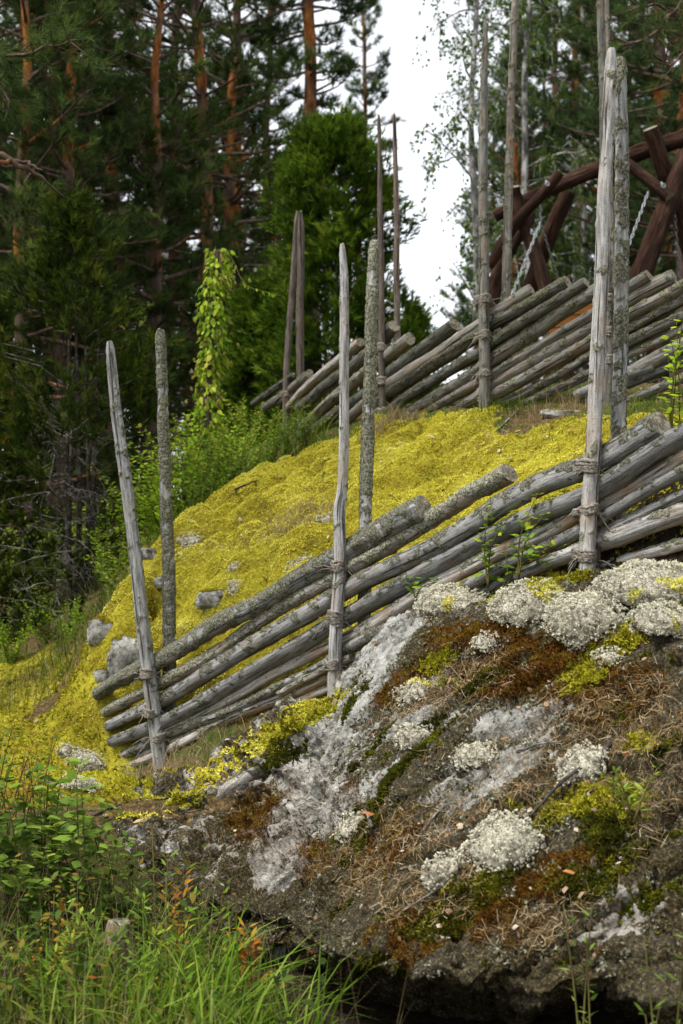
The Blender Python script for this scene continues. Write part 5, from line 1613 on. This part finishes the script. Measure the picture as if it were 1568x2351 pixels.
# specks of dry leaf litter
rg = np.random.default_rng(171)
m_specks, nt = mat('leaf_litter')
finish(m_specks, nt, ramp(nt, attr(nt, 't'), [(0, (.05, .03, .015)), (.4, (.17, .10, .05)), (.75, (.24, .17, .11)), (1, (.36, .30, .23))]), .8)
xy = ground_points(520, (-2.4, 2.2), (6, 9.4), lambda q: .35 + .65 * (moss_mask(q) < .5), rg)
z0, nn_ = normals_at(xy)
p, n2_, _, _ = rock_points(420, (.3 + litt) * vis * (RV > 1440) + 1e-9, rg)
for lab, pp_, nv in (('dry leaf flakes lying on the mossy mound', np.stack([xy[:, 0], xy[:, 1], z0], 1), nn_), ('dry leaf flakes lying on the granite outcrop', p, n2_)):
    tdir = nrm_rows(np.cross(nv, rg.normal(size=nv.shape)) + nv * rg.normal(.1, .25, (len(nv), 1)))
    xv = nrm_rows(np.cross(tdir, nv))
    acc = Acc()
    stamp(acc, LEAF_V * np.array([1.1, 1.8, 1]), LEAF_T, pp_ + nv * .014, np.stack([xv, np.cross(tdir, xv), tdir], -1), rg.uniform(.012, .034, len(pp_)))
    tag(acc.build('leaf_litter', m_specks), lab, 'litter', kind='stuff')

# boulders bedded in the mound
def boulder(u, v, ru, rv, label, seed, d=None, bare_=1.4):
    rg = np.random.default_rng(seed)
    c0 = ground_at(u, v + rv * .6) if d is None else P(u, v + rv * .6, d)
    d = c0[1]
    a, h = ru * d / F, rv * d / F
    na, nb_ = 36, 20
    V = np.array([[math.cos(i / na * 6.2832) * math.sin(j / (nb_ - 1) * math.pi), math.sin(i / na * 6.2832) * math.sin(j / (nb_ - 1) * math.pi), math.cos(j / (nb_ - 1) * math.pi)] for j in range(nb_) for i in range(na)])
    w = 1 + fbm(V + seed * 5.1, 1.2, 3) * .5 + np.abs(fbm(V + seed, 2.6, 3)) * .28 + fbm(V + seed, 9, 3) * .05
    V = np.sign(V) * np.abs(V) ** .85
    V = V * w[:, None] * np.array([a, a * .8, h]) + c0 + np.array([0, a * .35, h * .20])
    Q = np.array([[j * na + i, (j + 1) * na + i, (j + 1) * na + (i + 1) % na, j * na + (i + 1) % na] for j in range(nb_ - 1) for i in range(na)])
    n_ = len(V)
    zt = sstep(.45, .9, (V[:, 2] - c0[2]) / (1.3 * h) + fbm(V, 12, 3, off=seed) * .5)
    o_ = mk('boulder', V, Q, m_rock, None, {'bare': np.full(n_, bare_), 'brown': fbm(V, 9, 3, off=7) * .5 + .2, 'yell': zt * .9, 'pink': np.full(n_, .2), 'sp': V}, origin=c0)
    o_.location = c0
    tag(o_, label, 'boulder', 'boulders under the yellow mound')
boulder(296, 1500, 46, 66, 'pale grey boulder at the mound foot beside the leftmost front stake', 1)
boulder(492, 1368, 40, 24, 'grey boulder showing through the moss above the top rail', 2)
boulder(340, 1268, 26, 20, 'small pale boulder on the left crest between the two left stakes', 3)
boulder(385, 1330, 30, 16, 'white stone over the dark hollow between the two left stakes', 4)

boulder(232, 1440, 30, 40, 'grey boulder at the far left shoulder of the mound', 8)

boulder(240, 1545, 24, 26, 'small stone at the lower left end of the mound', 6)
boulder(1290, 945, 46, 12, 'low flat grey stone at the foot of the upper fence', 7)
# ------------------------------------------------------------------ grass and herbs
m_grass = m_leaf('meadow_grass', [(0, (.0410, .0451, .0082)), (.3, (.0615, .1066, .0098)), (.58, (.1148, .1804, .0148)), (.78, (.2132, .2050, .0410)), (1, (.3608, .2706, .1230))], .4, .45)
m_blade = m_leaf('broad_grass', [(0, (.0574, .1148, .0098)), (.5, (.1394, .2460, .0180)), (.85, (.2624, .3444, .0492)), (1, (.4100, .3772, .1640))], .45, .4)
m_dry = m_leaf('dry_grass', [(0, (.1148, .0820, .0410)), (.5, (.2624, .1968, .0984)), (1, (.4100, .3444, .2132))], .3, .6)
m_hop = m_leaf('hop_leaf', [(0, (.06, .13, .010)), (.35, (.16, .28, .015)), (.7, (.34, .47, .03)), (1, (.56, .55, .10))], .45, .5)
m_herb = m_leaf('herb_leaf', [(0, (.035, .065, .010)), (.4, (.095, .165, .022)), (.75, (.20, .30, .04)), (1, (.38, .41, .07))], .4, .45)
m_bright = m_leaf('bright_leaf', [(0, (.11, .20, .012)), (.4, (.21, .36, .018)), (.75, (.36, .50, .03)), (1, (.56, .56, .10))], .5, .45)
m_autumn = m_leaf('autumn_leaf', [(0, (.22, .06, .015)), (.35, (.36, .15, .02)), (.7, (.40, .26, .03)), (1, (.32, .32, .05))], .4, .5)
m_sap = m_leaf('sapling_leaf', [(0, (.06, .13, .018)), (.45, (.13, .24, .025)), (.75, (.28, .34, .03)), (1, (.42, .36, .04))], .4, .45)
m_stem, nt = mat('plant_stem')
pos = nd(nt, 'ShaderNodeNewGeometry')
finish(m_stem, nt, ramp(nt, noise(nt, pos, 8, 3), [(.35, (.07, .05, .025)), (.6, (.12, .11, .035)), (.8, (.17, .10, .05))]), .7, spec=.05)

def grass_patch(n, xr, yr, mask, L, W, lean, label, seed, material=None, bend=.8, name='grass', zf=None):
    rg = np.random.default_rng(seed)
    xy = ground_points(n, xr, yr, mask, rg)
    n = len(xy)
    clump = np.clip(.75 + fbm(xy, 3.5, 2, off=seed) * 1.0, .35, 1.6)
    z = H(xy) if zf is None else zf(xy)
    an = rg.uniform(0, 6.283, n)
    ln = np.abs(rg.normal(lean, lean * .5, n))
    acc = Acc()
    blades(acc, np.stack([xy[:, 0], xy[:, 1], z - .01], 1), rg.uniform(*L, n) * clump, np.stack([np.cos(an) * ln, np.sin(an) * ln], 1), rg.uniform(*W, n), bend, 5, rg, t=np.clip(rg.random(n) ** 1.2, 0, 1))
    o_ = acc.build(name, material or m_grass)
    tag(o_, label, 'grass', kind='stuff')
ONE = lambda q: np.ones(len(q))
def box(cx, cy, rx, ry):
    return lambda q: np.exp(-(((q[:, 0] - cx) / rx) ** 2 + ((q[:, 1] - cy) / ry) ** 2))
def fg(q): return sstep(.30, -.15, q[:, 0] - (-.54 + (5.2 - q[:, 1]) * .40)) * sstep(6.3, 5.2, q[:, 1])
grass_patch(2500, (-2.3, .3), (3.5, 6.3), fg, (.16, .46), (.003, .0085), .5, 'green and straw-coloured grass in the lower left foreground', 1)
grass_patch(420, (-1.5, -.05), (3.9, 5.0), lambda q: fg(q) * box(-.36, 4.55, .42, .4)(q), (.35, .66), (.007, .014), .6, 'broad green grass blades in front of the dark rock foot', 2, m_blade, bend=1.0)
grass_patch(900, (-2.3, .2), (3.6, 6.2), fg, (.35, .75), (.0015, .003), .3, 'thin dry grass stalks in the lower left foreground', 3, m_dry)
grass_patch(2600, (-3.6, -.9), (6.2, 12.5), lambda q: (moss_mask(q) < .4) * .8 + .1, (.05, .16), (.0025, .005), .6, 'short grass between the moss on the low ground at left', 4)
grass_patch(500, (-1.1, -.45), (6.6, 7.5), lambda q: box(-.75, 7.05, .25, .25)(q), (.10, .24), (.002, .0035), .9, 'dry bent grass at the foot of the left stakes', 5, m_dry)
g_ = ground_at(690, 1195)
grass_patch(800, (g_[0] - .3, g_[0] + .3), (g_[1] - .3, g_[1] + .3), box(g_[0], g_[1], .17, .10), (.08, .19), (.0018, .003), .6, 'dry grass tussock in the middle of the yellow mound', 6, m_dry)
for k, (u, v, rx, n, L, lab, mt) in enumerate([(1215, 992, .10, 260, (.05, .11), 'small dark green grass tussock on the moss below the upper fence', m_grass),
                                              (1195, 945, .28, 420, (.07, .22), 'green grass along the foot of the upper fence by the tall stake', m_grass),
                                              (905, 965, .16, 420, (.10, .22), 'dry tuft of grass at the foot of the brown stakes', m_dry),
                                              (820, 985, .25, 380, (.08, .20), 'grass strip along the crest left of the brown stakes', m_grass),
                                              (1300, 945, .30, 220, (.10, .28), 'sparse dry grass stalks under the upper fence', m_dry),
                                              (1470, 940, .35, 420, (.08, .22), 'green grass behind the right stake pair', m_grass),
                                              (385, 1335, .10, 160, (.05, .10), 'little green tuft beside the dark hollow in the moss', m_grass)]):
    g_ = ground_at(u, v)
    grass_patch(n, (g_[0] - .9, g_[0] + .9), (g_[1] - .6, g_[1] + .6), box(g_[0], g_[1], rx, rx * .5), L, (.0025, .005), .5, lab, 20 + k, mt)
def bank(q):   # long grass over the left and rear crest of the mound
    dd = inpoly(q, MOUND)
    return sstep(-.02, -.10, dd) * sstep(-1.5, -.25, dd) * (q[:, 1] > 8.2) * (q[:, 0] < -.1)
grass_patch(1900, (-2.6, .2), (8.2, 11.5), bank, (.12, .42), (.003, .006), .5, 'long green grass behind the left crest of the mound', 30)
grass_patch(600, (-2.2, -1.1), (8.0, 9.8), lambda q: bank(q) * 1.0, (.18, .40), (.002, .004), 1.0, 'drooping dull grass on the bank left of the mound', 31, m_dry)
grass_patch(2600, (-7.5, -1.0), (10, 30), lambda q: .9 * ONE(q) * (q[:, 0] < -.9), (.12, .40), (.006, .014), .5, 'grass and low herbs under the pines at left', 32)

# mixed low weeds in the lower left: small leaves at all heights under the grass tips
m_weed = m_leaf('weed_leaf', [(0, (.0123, .0230, .0049)), (.35, (.0369, .0656, .0098)), (.65, (.0820, .1230, .0164)), (.85, (.1968, .1394, .0205)), (1, (.2460, .0820, .0148))], .35, .5)
rg = np.random.default_rng(77)
xy = ground_points(5500, (-2.3, .1), (4.1, 6.4), fg, rg)
hh_ = rg.random(len(xy)) ** 1.4 * np.clip(.30 + fbm(xy, 3, 2, off=55) * .45, .06, .5)
acc = Acc()
dv = nrm_rows(np.stack([rg.normal(size=len(xy)), rg.normal(size=len(xy)), rg.normal(.25, .4, len(xy))], 1))
upv = np.array([[0, 0, 1.0]]) + rg.normal(0, .35, dv.shape)
xv = nrm_rows(np.cross(dv, upv))
stamp(acc, LEAF_V * np.array([.8, 1, 1]), LEAF_T, np.stack([xy[:, 0], xy[:, 1], H(xy) + hh_], 1), np.stack([xv, np.cross(dv, xv), dv], -1), rg.uniform(.018, .055, len(xy)))
o_ = acc.build('undergrowth', m_weed)
tag(o_, 'mixed green and rusty low weeds among the grass in the lower left', 'weeds', kind='stuff')

LEAF_SHARED = {}
def leaf_mesh(material, lance=False):
    key = (material.name, lance)
    if key not in LEAF_SHARED:
        ms = []
        for t_ in (.1, .35, .6, .85):
            V = (LANCE_V if lance else LEAF_V)
            ms.append(mesh_data('leaf', V, LEAF_T, material, {'t': np.full(7, t_)}))
        LEAF_SHARED[key] = ms
    return LEAF_SHARED[key]

def stems_and_leaves(rg, base, h, nstem, nleaf, lsize, spread=.3, lance=False, up=.2, start=.25, droop=0.0, paths=None, clusters=1):
    """returns stem tubes (Acc) and leaf placements"""
    acc = Acc()
    lp, ld, ls, lt = [], [], [], []
    for s in range(nstem if paths is None else len(paths)):
        if paths is None:
            az = rg.uniform(0, 6.283)
            sp = spread * rg.uniform(.2, 1)
            tip = base + np.array([math.cos(az) * sp, math.sin(az) * sp, h * rg.uniform(.65, 1.1)])
            b0 = base + np.array([rg.normal(0, .03), rg.normal(0, .03), -.01])
            ctrl_ = np.array([b0, b0 * .55 + tip * .45 + np.array([0, 0, h * .12]), tip])
        else: ctrl_ = np.asarray(paths[s], float)
        q_, r_, sl = resample(ctrl_, np.linspace(.0042, .0014, len(ctrl_)), .03)
        V, T, Q = tube(q_, r_, 5)
        acc.add(V, T=T, Q=Q)
        for k in range(nleaf):
            f_ = start + (1 - start) * (k + rg.random()) / nleaf
            j = min(len(q_) - 1, int(f_ * len(q_)))
            for c_ in range(clusters):
                az = k * 2.4 + rg.normal(0, .5) + c_ * 2.1
                dv = nrm1(np.array([math.cos(az), math.sin(az), up + rg.normal(0, .25) - droop]))
                sz = lsize * rg.uniform(.65, 1.2) * (1.1 - .45 * f_)
                lp.append(q_[j] + dv * sz * .15); ld.append(dv); ls.append(sz)
                lt.append(np.clip(rg.random() * .8 + .2 * f_, 0, 1))
    return acc, np.array(lp), np.array(ld), np.array(ls), np.array(lt)

def leaf_rot(ld, rg):
    """leaf blade faces up: X across, Z along"""
    upv = np.array([[0, 0, 1.0]]) + rg.normal(0, .3, ld.shape)
    x = nrm_rows(np.cross(ld, upv))
    y = np.cross(ld, x)
    return np.stack([x, y, ld], -1)

def plant(name, cat, label, base, material, seed, h, nstem, nleaf, lsize, single=True, lance=False, group=None, **kw):
    rg = np.random.default_rng(seed)
    base = np.asarray(base, float)
    acc, lp, ld, ls, lt = stems_and_leaves(rg, base, h, nstem, nleaf, lsize, lance=lance, **kw)
    root = thing(name, label, cat, base, group=group)
    acc.build('stem', m_stem, root, origin=base)
    R = leaf_rot(ld, rg)
    if single:   # every leaf its own part, sharing mesh data
        ms = leaf_mesh(material, lance)
        for k in range(len(lp)):
            o = link('leaf', ms[min(3, int(lt[k] * 4))], root)
            o.matrix_local = Matrix.Translation(Vector(lp[k] - base)) @ Matrix(R[k].tolist()).to_4x4() @ Matrix.Scale(float(ls[k]), 4)
    else:
        a2 = Acc()
        stamp(a2, LANCE_V if lance else LEAF_V, LEAF_T, lp, R, ls, t=lt)
        a2.build('foliage', material, root, origin=base)
    return root

def gp(u, d, dz=0.0):
    x = (u - UC) / F * d
    return np.array([x, d, zat(x, d) + dz])

# leafy plants in the lower left
for k, (u, d, h, ns, nl, sz, lab, mt) in enumerate([
        (30, 5.6, .66, 4, 10, .10, 'leafy green raspberry shoots at the left edge above the grass', m_herb),
        (120, 5.75, .76, 4, 11, .10, 'tall leafy raspberry plant left of the dark rock cleft', m_herb),
        (190, 5.5, .60, 4, 9, .095, 'raspberry plant with broad leaves right at the rock cleft', m_herb),
        (80, 5.3, .48, 4, 8, .09, 'low leafy plant in front of the raspberry shoots', m_herb),
        (250, 5.45, .46, 3, 8, .08, 'small leafy plant in front of the rock cleft', m_herb),
        (-40, 5.9, .7, 3, 8, .08, 'leafy plant half outside the left picture edge', m_herb)]):
    plant('raspberry_plant', 'plant', lab, gp(u, d), mt, 300 + k, h, ns, nl, sz, clusters=3, spread=.26, group='leafy plants by the rock cleft')
b_ = gp(92, 5.95)
plant('sapling', 'sapling', 'single upright thin sapling with few round leaves rising over the low moss', b_, m_herb, 320, 1, 1, 9, .075, start=.45,
      paths=[[b_, P(100, 1950, 5.95), P(104, 1800, 5.95), P(122, 1690, 5.95)]])
b_ = gp(262, 5.9)
plant('raspberry_plant', 'plant', 'arching shoot with pale broad leaves leaning over the rock', b_, m_herb, 321, 1, 1, 9, .095, start=.35, clusters=2, group='leafy plants by the rock cleft',
      paths=[[b_, P(240, 2000, 5.75), P(215, 1900, 5.7), P(265, 1925, 5.6), P(305, 1975, 5.5)], [b_, P(200, 1960, 5.75), P(150, 1885, 5.7), P(200, 1880, 5.6)]])
for k, (u, d, h, lab) in enumerate([(405, 5.15, .40, 'goldenrod with yellowing narrow leaves in front of the rock'), (350, 5.05, .42, 'green goldenrod stem among the grass beside the stump'), (440, 4.85, .34, 'short goldenrod with orange leaves over the grass'),
                                    (300, 4.85, .28, 'small narrow-leaved herb over the stump foot'), (520, 4.8, .24, 'low narrow-leaved herb near the broad grass'), (230, 4.9, .3, 'narrow-leaved herb left of the stump'), (470, 5.1, .36, 'tall yellowing herb against the pinkish rock'), (380, 4.7, .30, 'orange-leaved herb in front of the goldenrods'), (560, 4.95, .26, 'small orange herb by the dark rock foot'),
                                    (170, 4.8, .34, 'green narrow-leaved herb in the left foreground'), (100, 4.6, .3, 'yellowing herb in the lower left corner'), (450, 4.45, .28, 'rusty narrow-leaved herb at the bottom of the grass')]):
    plant('goldenrod', 'plant', lab, gp(u, d), m_autumn if k in (0, 8) else m_sap if k in (2, 6, 7, 10, 11) else m_herb, 340 + k, h, 3, 22, .075, lance=True, spread=.10, up=.6, start=.2, group='narrow-leaved herbs in the grass')
for k, (u, d, h, lab) in enumerate([(15, 6.1, .42, 'reddish bilberry shoots at the left edge'), (60, 6.2, .36, 'reddish low shrub behind the raspberry plants'), (150, 5.15, .25, 'orange-tinged low herb in the left foreground'), (60, 4.9, .24, 'orange and green herb in the left corner'), (330, 4.6, .22, 'rusty herb low in the grass')]):
    plant('bilberry_shrub', 'plant', lab, gp(u, d), m_autumn, 360 + k, h, 6, 12, .026, single=False, spread=.16, up=.3, group='reddish low shrubs')
# herbs at the lower right
for k, (u, v, d, h, lab) in enumerate([(1345, 2330, 3.95, .28, 'green herb growing up in front of the rock foot'), (1550, 2250, 3.7, .40, 'tall green herb at the lower right edge'), (1500, 2340, 3.6, .22, 'small herb in the lower right corner'), (1440, 1870, 4.4, .14, 'thin green shoot on the right side of the rock')]):
    b_ = P(u, v, d) if v < 2000 else gp(u, d)
    if v < 2000: b_ = rock_at(u, v)[0]
    plant('herb', 'plant', lab, b_, m_herb, 380 + k, h + (0 if v < 2000 else max(0, P(u, v, d)[2] - b_[2]) * .9), 3, 16, .05, lance=True, spread=.12, up=.5, group='herbs at the lower right')
# saplings by the front fence
for k, (path, lab, sz, nl) in enumerate([([(1120, 1350), (1112, 1250), (1125, 1160)], 'small sapling with green and yellow leaves in front of the fence rails', .058, 26), ([(1190, 1330), (1195, 1230), (1240, 1120)], 'thin sapling with yellowing leaves crossing the fence rails', .052, 26),
                                         ([(1150, 1370), (1165, 1310), (1160, 1270)], 'short yellow-green shoot at the edge of the lichen', .06, 8), ([(955, 1380), (948, 1350), (950, 1325)], 'tiny green shoot under the lowest rail', .055, 10), ([(1235, 1300), (1225, 1262), (1210, 1240)], 'low green shoot beside the right-hand stake', .06, 12)]):
    dd = DF(path[0][0]) - .13
    pth = np.array([P(u, v, dd) for u, v in path])
    plant('sapling', 'sapling', lab, pth[0], m_sap, 400 + k, 1, 1, nl, sz, start=.2, paths=[pth, pth + (np.array([[0, 0, 0], [.03, -.02, 0], [.10, -.03, -.02]]))], clusters=1, group='saplings growing through the front fence')
# shrub at the right edge
for k, (u, v, d, h, lab) in enumerate([(1545, 960, 6.7, .62, 'bright green leafy shrub at the right edge behind the front fence'), (1600, 980, 6.6, .7, 'bright leafy shrub mostly outside the right edge')]):
    plant('leafy_shrub', 'shrub', lab, gp(u, d), m_bright, 420 + k, h, 6, 12, .06, spread=.16, up=.2, start=.15)
# shrubs behind the mound
SH = []
for k, mt in enumerate((m_sap, m_bright, m_sap)):
    rg = np.random.default_rng(440 + k)
    a1, lp, ld, ls, lt = stems_and_leaves(rg, np.zeros(3), .8, 19, 40, .058, spread=.48, up=.3, start=.15)
    a2 = Acc()
    stamp(a2, LEAF_V, LEAF_T, lp, leaf_rot(ld, rg), ls, t=lt)
    SH.append((a1.mesh('stem', m_stem), a2.mesh('foliage', mt)))
spots = [(395, 9.9, 1, 1.0), (440, 10.3, 0, 1.1), (490, 10.6, 1, .95), (530, 10.9, 0, .8), (575, 11.0, 1, .62), (620, 10.7, 0, .55), (660, 10.5, 2, .5), (700, 10.2, 0, .45), (345, 10.2, 1, .9), (300, 10.8, 1, 1.0),
         (255, 11.3, 1, .9), (220, 11.8, 0, .9), (350, 11.5, 0, 1.2), (420, 11.8, 1, 1.2), (560, 12.6, 2, .8), (270, 9.9, 1, .7), (50, 12.5, 1, .8), (120, 13, 1, .9), (10, 14, 1, .9), (470, 9.7, 0, .8), (540, 9.9, 2, .75), (25, 10.6, 1, .55), (105, 10.9, 0, .6), (165, 10.0, 1, .45)]
WHERE = ['at the left crest of the mound', 'left of the vine-covered post', 'at the foot of the vine-covered post', 'right of the vine-covered post', 'at the left end of the upper fence', 'beside the lowest rails of the upper fence', 'with yellowing leaves by the thin stakes', 'low against the upper fence rails',
         'between the two left front stakes', 'behind the leftmost front stake', 'beyond the dark juniper at its right', 'under the orange pine stems at left', 'deep between the left stakes', 'behind the vine-covered post', 'with yellowish leaves under the bushy juniper', 'low on the bank beside the leftmost stake',
         'at the far left edge under the pines', 'under the dead twigs at left', 'far back at the left edge', 'on the crest right of the second stake', 'with pale leaves on the crest below the post',
         'small and low at the left edge, just behind the moss', 'small, left of the dark juniper stem', 'smallest, beside the dark juniper foot']
for (u, d, k, s_), w_ in zip(spots, WHERE):
    b_ = gp(u, d)
    t_ = thing('leafy_shrub', 'green leafy shrub ' + w_, 'shrub', b_ - np.array([0, 0, .02]), (u * .37) % 6.28, 'shrubs behind the mound')
    t_.scale = (s_,) * 3
    link('stem', SH[k][0], t_)
    link('foliage', SH[k][1], t_)

# hop vine on its post
vb = gp(478, 10.9)
post = thing('wooden_post', 'dark leaning wooden post wrapped by the climbing hop vine', 'post', vb)
pth = np.array([vb - [0, 0, .1], P(476, 900, 10.9), P(484, 760, 10.9), P(491, 640, 10.9), P(496, 575, 10.9)])
M_DARKP = m_wood('dark_post', (.09, .08, .07), (.02, .018, .015), (.10, .06, .03), .4, lich=(.2, .2, .16))
log('shaft', pth, np.array([.032, .032, .03, .028, .026]), M_DARKP, post, lich=.1, seed=501, origin=vb)
rg = np.random.default_rng(510)
q_, _, sl = resample(pth, np.full(5, .03), .02)
paths = []
for k in range(4):
    ph = np.linspace(0, 4.5, 14) + k * 1.6
    idx = np.linspace(len(q_) * .12, len(q_) - 1, 14).astype(int)
    paths.append(q_[idx] + np.stack([np.cos(ph) * (.05 + .02 * k), np.sin(ph) * .06, np.zeros(14)], 1) + rg.normal(0, .015, (14, 3)))
paths.append(np.array([q_[-1], P(530, 590, 10.8), P(560, 650, 10.7), P(600, 668, 10.6), P(648, 680, 10.5)]))
paths.append(np.array([q_[-1], P(470, 590, 10.8), P(455, 640, 10.75), P(462, 720, 10.7)]))
vine = thing('hop_vine', 'yellow-green climbing hop vine with drooping tip round the dark post', 'vine', vb)
acc, lp, ld, ls, lt = stems_and_leaves(rg, vb, 1, 0, 22, .055, paths=paths[-2:-1], start=.0, up=-.25, droop=.2)
for pth_ in paths[:4]:
    V, T, Q = tube(pth_, .004, 5)
    acc.add(V, T=T, Q=Q)
acc.build('stem', m_stem, vine, origin=vb)
# a ragged sleeve of leaves all the way up the post
nl = 1500
fz = rg.uniform(.10, 1.0, nl)
ci = q_[np.clip((fz * (len(q_) - 1)).astype(int), 0, len(q_) - 1)]
az = rg.uniform(0, 6.283, nl)
rad_ = (.05 + .055 * rg.random(nl)) * (1 + .45 * np.sin(fz * 21 + az) * .6) * (.95 + .2 * fz)
dv = np.stack([np.cos(az), np.sin(az), rg.normal(-.25, .35, nl)], 1)
lp2 = ci + np.stack([np.cos(az) * rad_ + .018 * (fz > .2), np.sin(az) * rad_, rg.normal(0, .02, nl)], 1)
lp = np.concatenate([lp, lp2]); ld = np.concatenate([ld, nrm_rows(dv)])
ls = np.concatenate([ls, rg.uniform(.035, .072, nl)]); lt = np.concatenate([lt, rg.random(nl)])
outw = nrm_rows(ld * np.array([1, 1, .0]) + rg.normal(0, .25, ld.shape))
ld = nrm_rows(ld * np.array([.45, .45, .3]) + np.array([0, 0, -.75]) + rg.normal(0, .25, ld.shape))
xv = nrm_rows(np.cross(ld, outw))
R = np.stack([xv, np.cross(ld, xv), ld], -1)   # hop leaves hang, facing outwards
zr = (lp[:, 2] - vb[2]) / (q_[-1, 2] - vb[2])
ms = leaf_mesh(m_hop)
keep = rg.permutation(len(lp))[:290]
for k in keep:
    o = link('leaf', ms[min(3, int(np.clip(lt[k] * .6 + .4 * zr[k], 0, .99) * 4))], vine)
    o.matrix_local = Matrix.Translation(Vector(lp[k] - vb)) @ Matrix(R[k].tolist()).to_4x4() @ Matrix.Scale(float(ls[k]), 4)
rest = rg.permutation(len(lp))[:1150]
a2 = Acc()
stamp(a2, LEAF_V, LEAF_T, lp[rest] - ld[rest] * .01, R[rest], ls[rest] * .9, t=lt[rest])
o_ = a2.build('foliage', m_hop, vine, origin=vb)
o_['kind'] = 'stuff'
# hop cones, small and papery
m_cone = m_leaf('hop_cone', [(0, (.30, .32, .06)), (.5, (.46, .42, .12)), (1, (.52, .38, .18))], .35, .6)
acc = Acc()
CONE = tmpl_tuft(12, 1.3, .6, .5, np.random.default_rng(3), .9)
sel = rg.permutation(len(lp))[:260]
sel = sel[zr[sel] > .25]
stamp(acc, *CONE, lp[sel] + rg.normal(0, .035, (len(sel), 3)), rot_align(np.tile([[0, 0, -1.0]], (len(sel), 1)) + rg.normal(0, .3, (len(sel), 3)), rng=rg), rg.uniform(.02, .035, len(sel)))
o_ = acc.build('hop_cones', m_cone, vine, smooth=False, origin=vb)
o_['kind'] = 'stuff'

# cut stump
sb = gp(262, 5.0)
stp = thing('stump', 'old grey broken stump standing in the grass at lower left', 'stump', sb)
top_ = P(272, 2118, 5.0)
log('stump_wood', np.array([sb - [0, 0, .1], (sb + top_) / 2, top_]), np.array([.062, .052, .046]), M_POLE, stp, lich=.15, seed=601, origin=sb, rough=.14)

# pines at the frame's edges whose limbs reach into the picture
FINE = [tmpl_tuft(34, 1.0, .075, .0035, np.random.default_rng(150 + i), .10) for i in range(3)]
def edge_pine(label, base, limbs, seed, ht=9.0):
    rg = np.random.default_rng(seed)
    base = np.array([base[0], base[1], zat(*base)])
    root = thing('pine_tree', label, 'tree', base)
    tk, cr = Acc(), Acc()
    zz = np.linspace(-.1, ht, 24)
    cx = base + np.stack([fbm(np.stack([zz * .3, zz * 0 + seed], 1), 1, 2) * .15, zz * 0, zz], 1)
    V, T, Q = tube(cx, .13 * np.clip(1 - zz / ht * .85, .05, 1), 14, False)
    V = V + np.stack([fbm(V, 7, 3, off=seed + k) * .015 for k in range(3)], 1)
    tk.add(V, Q=Q, old=np.repeat(np.clip(1 - zz / 3, 0, 1), 14))
    pos, dirs = [], []
    for pts, r, live in limbs:
        pts = np.array(pts)
        st = np.array([np.interp(pts[0, 2] - .3, cx[:, 2], cx[:, 0]), base[1], pts[0, 2] - .3])
        q_, r_, _ = resample(np.concatenate([[st], pts]), np.linspace(r, .004, len(pts) + 1), .06)
        q_ = q_ + rg.normal(0, .008, q_.shape)
        V, T, Q = tube(q_, r_, 7, False)
        tk.add(V, Q=Q, old=0 if not live else .6)
        if live:
            for j in range(len(q_) // 3, len(q_), 2):
                for s in range(4):
                    fd = nrm1(q_[min(j + 1, len(q_) - 1)] - q_[j - 1])
                    d2 = nrm1(fd + rg.normal(0, .55, 3))
                    l2 = rg.uniform(.06, .22)
                    V, T, Q = tube(np.array([q_[j], q_[j] + d2 * l2]), [.004, .0025], 4, False)
                    tk.add(V, Q=Q, old=.8)
                    for g_ in (.5, .75, 1.0):
                        if rg.random() < live:
                            pos.append(q_[j] + d2 * l2 * g_); dirs.append(nrm1(d2 + rg.normal(0, .2, 3)))
    # a crown above the picture
    for k in range(40):
        z = rg.uniform(5.5, ht)
        o = np.array([np.interp(base[2] + z, cx[:, 2], cx[:, 0]), base[1], base[2] + z])
        pb = branch_path(o, rg.uniform(0, 6.283), .25, 1.5 * (1.15 - z / ht) + .3, rg)
        V, T, Q = tube(pb, np.linspace(.02, .004, len(pb)), 5, False)
        tk.add(V, Q=Q, old=.3)
        for j in range(26):
            pos.append(pb[rg.integers(2, len(pb))] + rg.normal(0, .14, 3)); dirs.append(nrm1(rg.normal(0, .5, 3) + [0, 0, .5]))
    tuft_all(cr, np.array(pos), np.array(dirs), FINE, 1.0, rg)
    tk.build('trunk', m_pbark, root, origin=base)
    cr.build('crown', m_needle, root, smooth=False, origin=base)
edge_pine('pine outside the left edge whose needled and orange limbs reach into the picture', (-2.75, 8.4), [
    ([P(-60, 150, 7.6), P(40, 128, 7.4), P(110, 106, 7.3), P(185, 95, 7.2)], .014, .9), ([P(-60, 130, 7.9), P(0, 190, 7.7), P(25, 250, 7.6)], .012, .9),
    ([P(-40, 345, 9.5), P(40, 380, 9.6), P(90, 405, 9.7), P(145, 450, 9.8)], .035, 0), ([P(30, 372, 9.6), P(70, 378, 9.6), P(100, 390, 9.5)], .02, 0)], 701)
edge_pine('pine outside the right edge with a dark arching branch at the top corner', (2.95, 9.6), [
    ([P(1640, -60, 9.2), P(1560, 10, 9.0), P(1520, 60, 8.9), P(1470, 95, 8.8), P(1400, 92, 8.7)], .022, .35), ([P(1540, 30, 9.0), P(1500, 10, 8.9), P(1440, 25, 8.8)], .012, .3), ([P(1620, 40, 9.0), P(1590, 90, 8.9), P(1540, 150, 8.8), P(1490, 120, 8.7)], .014, .3)], 702)
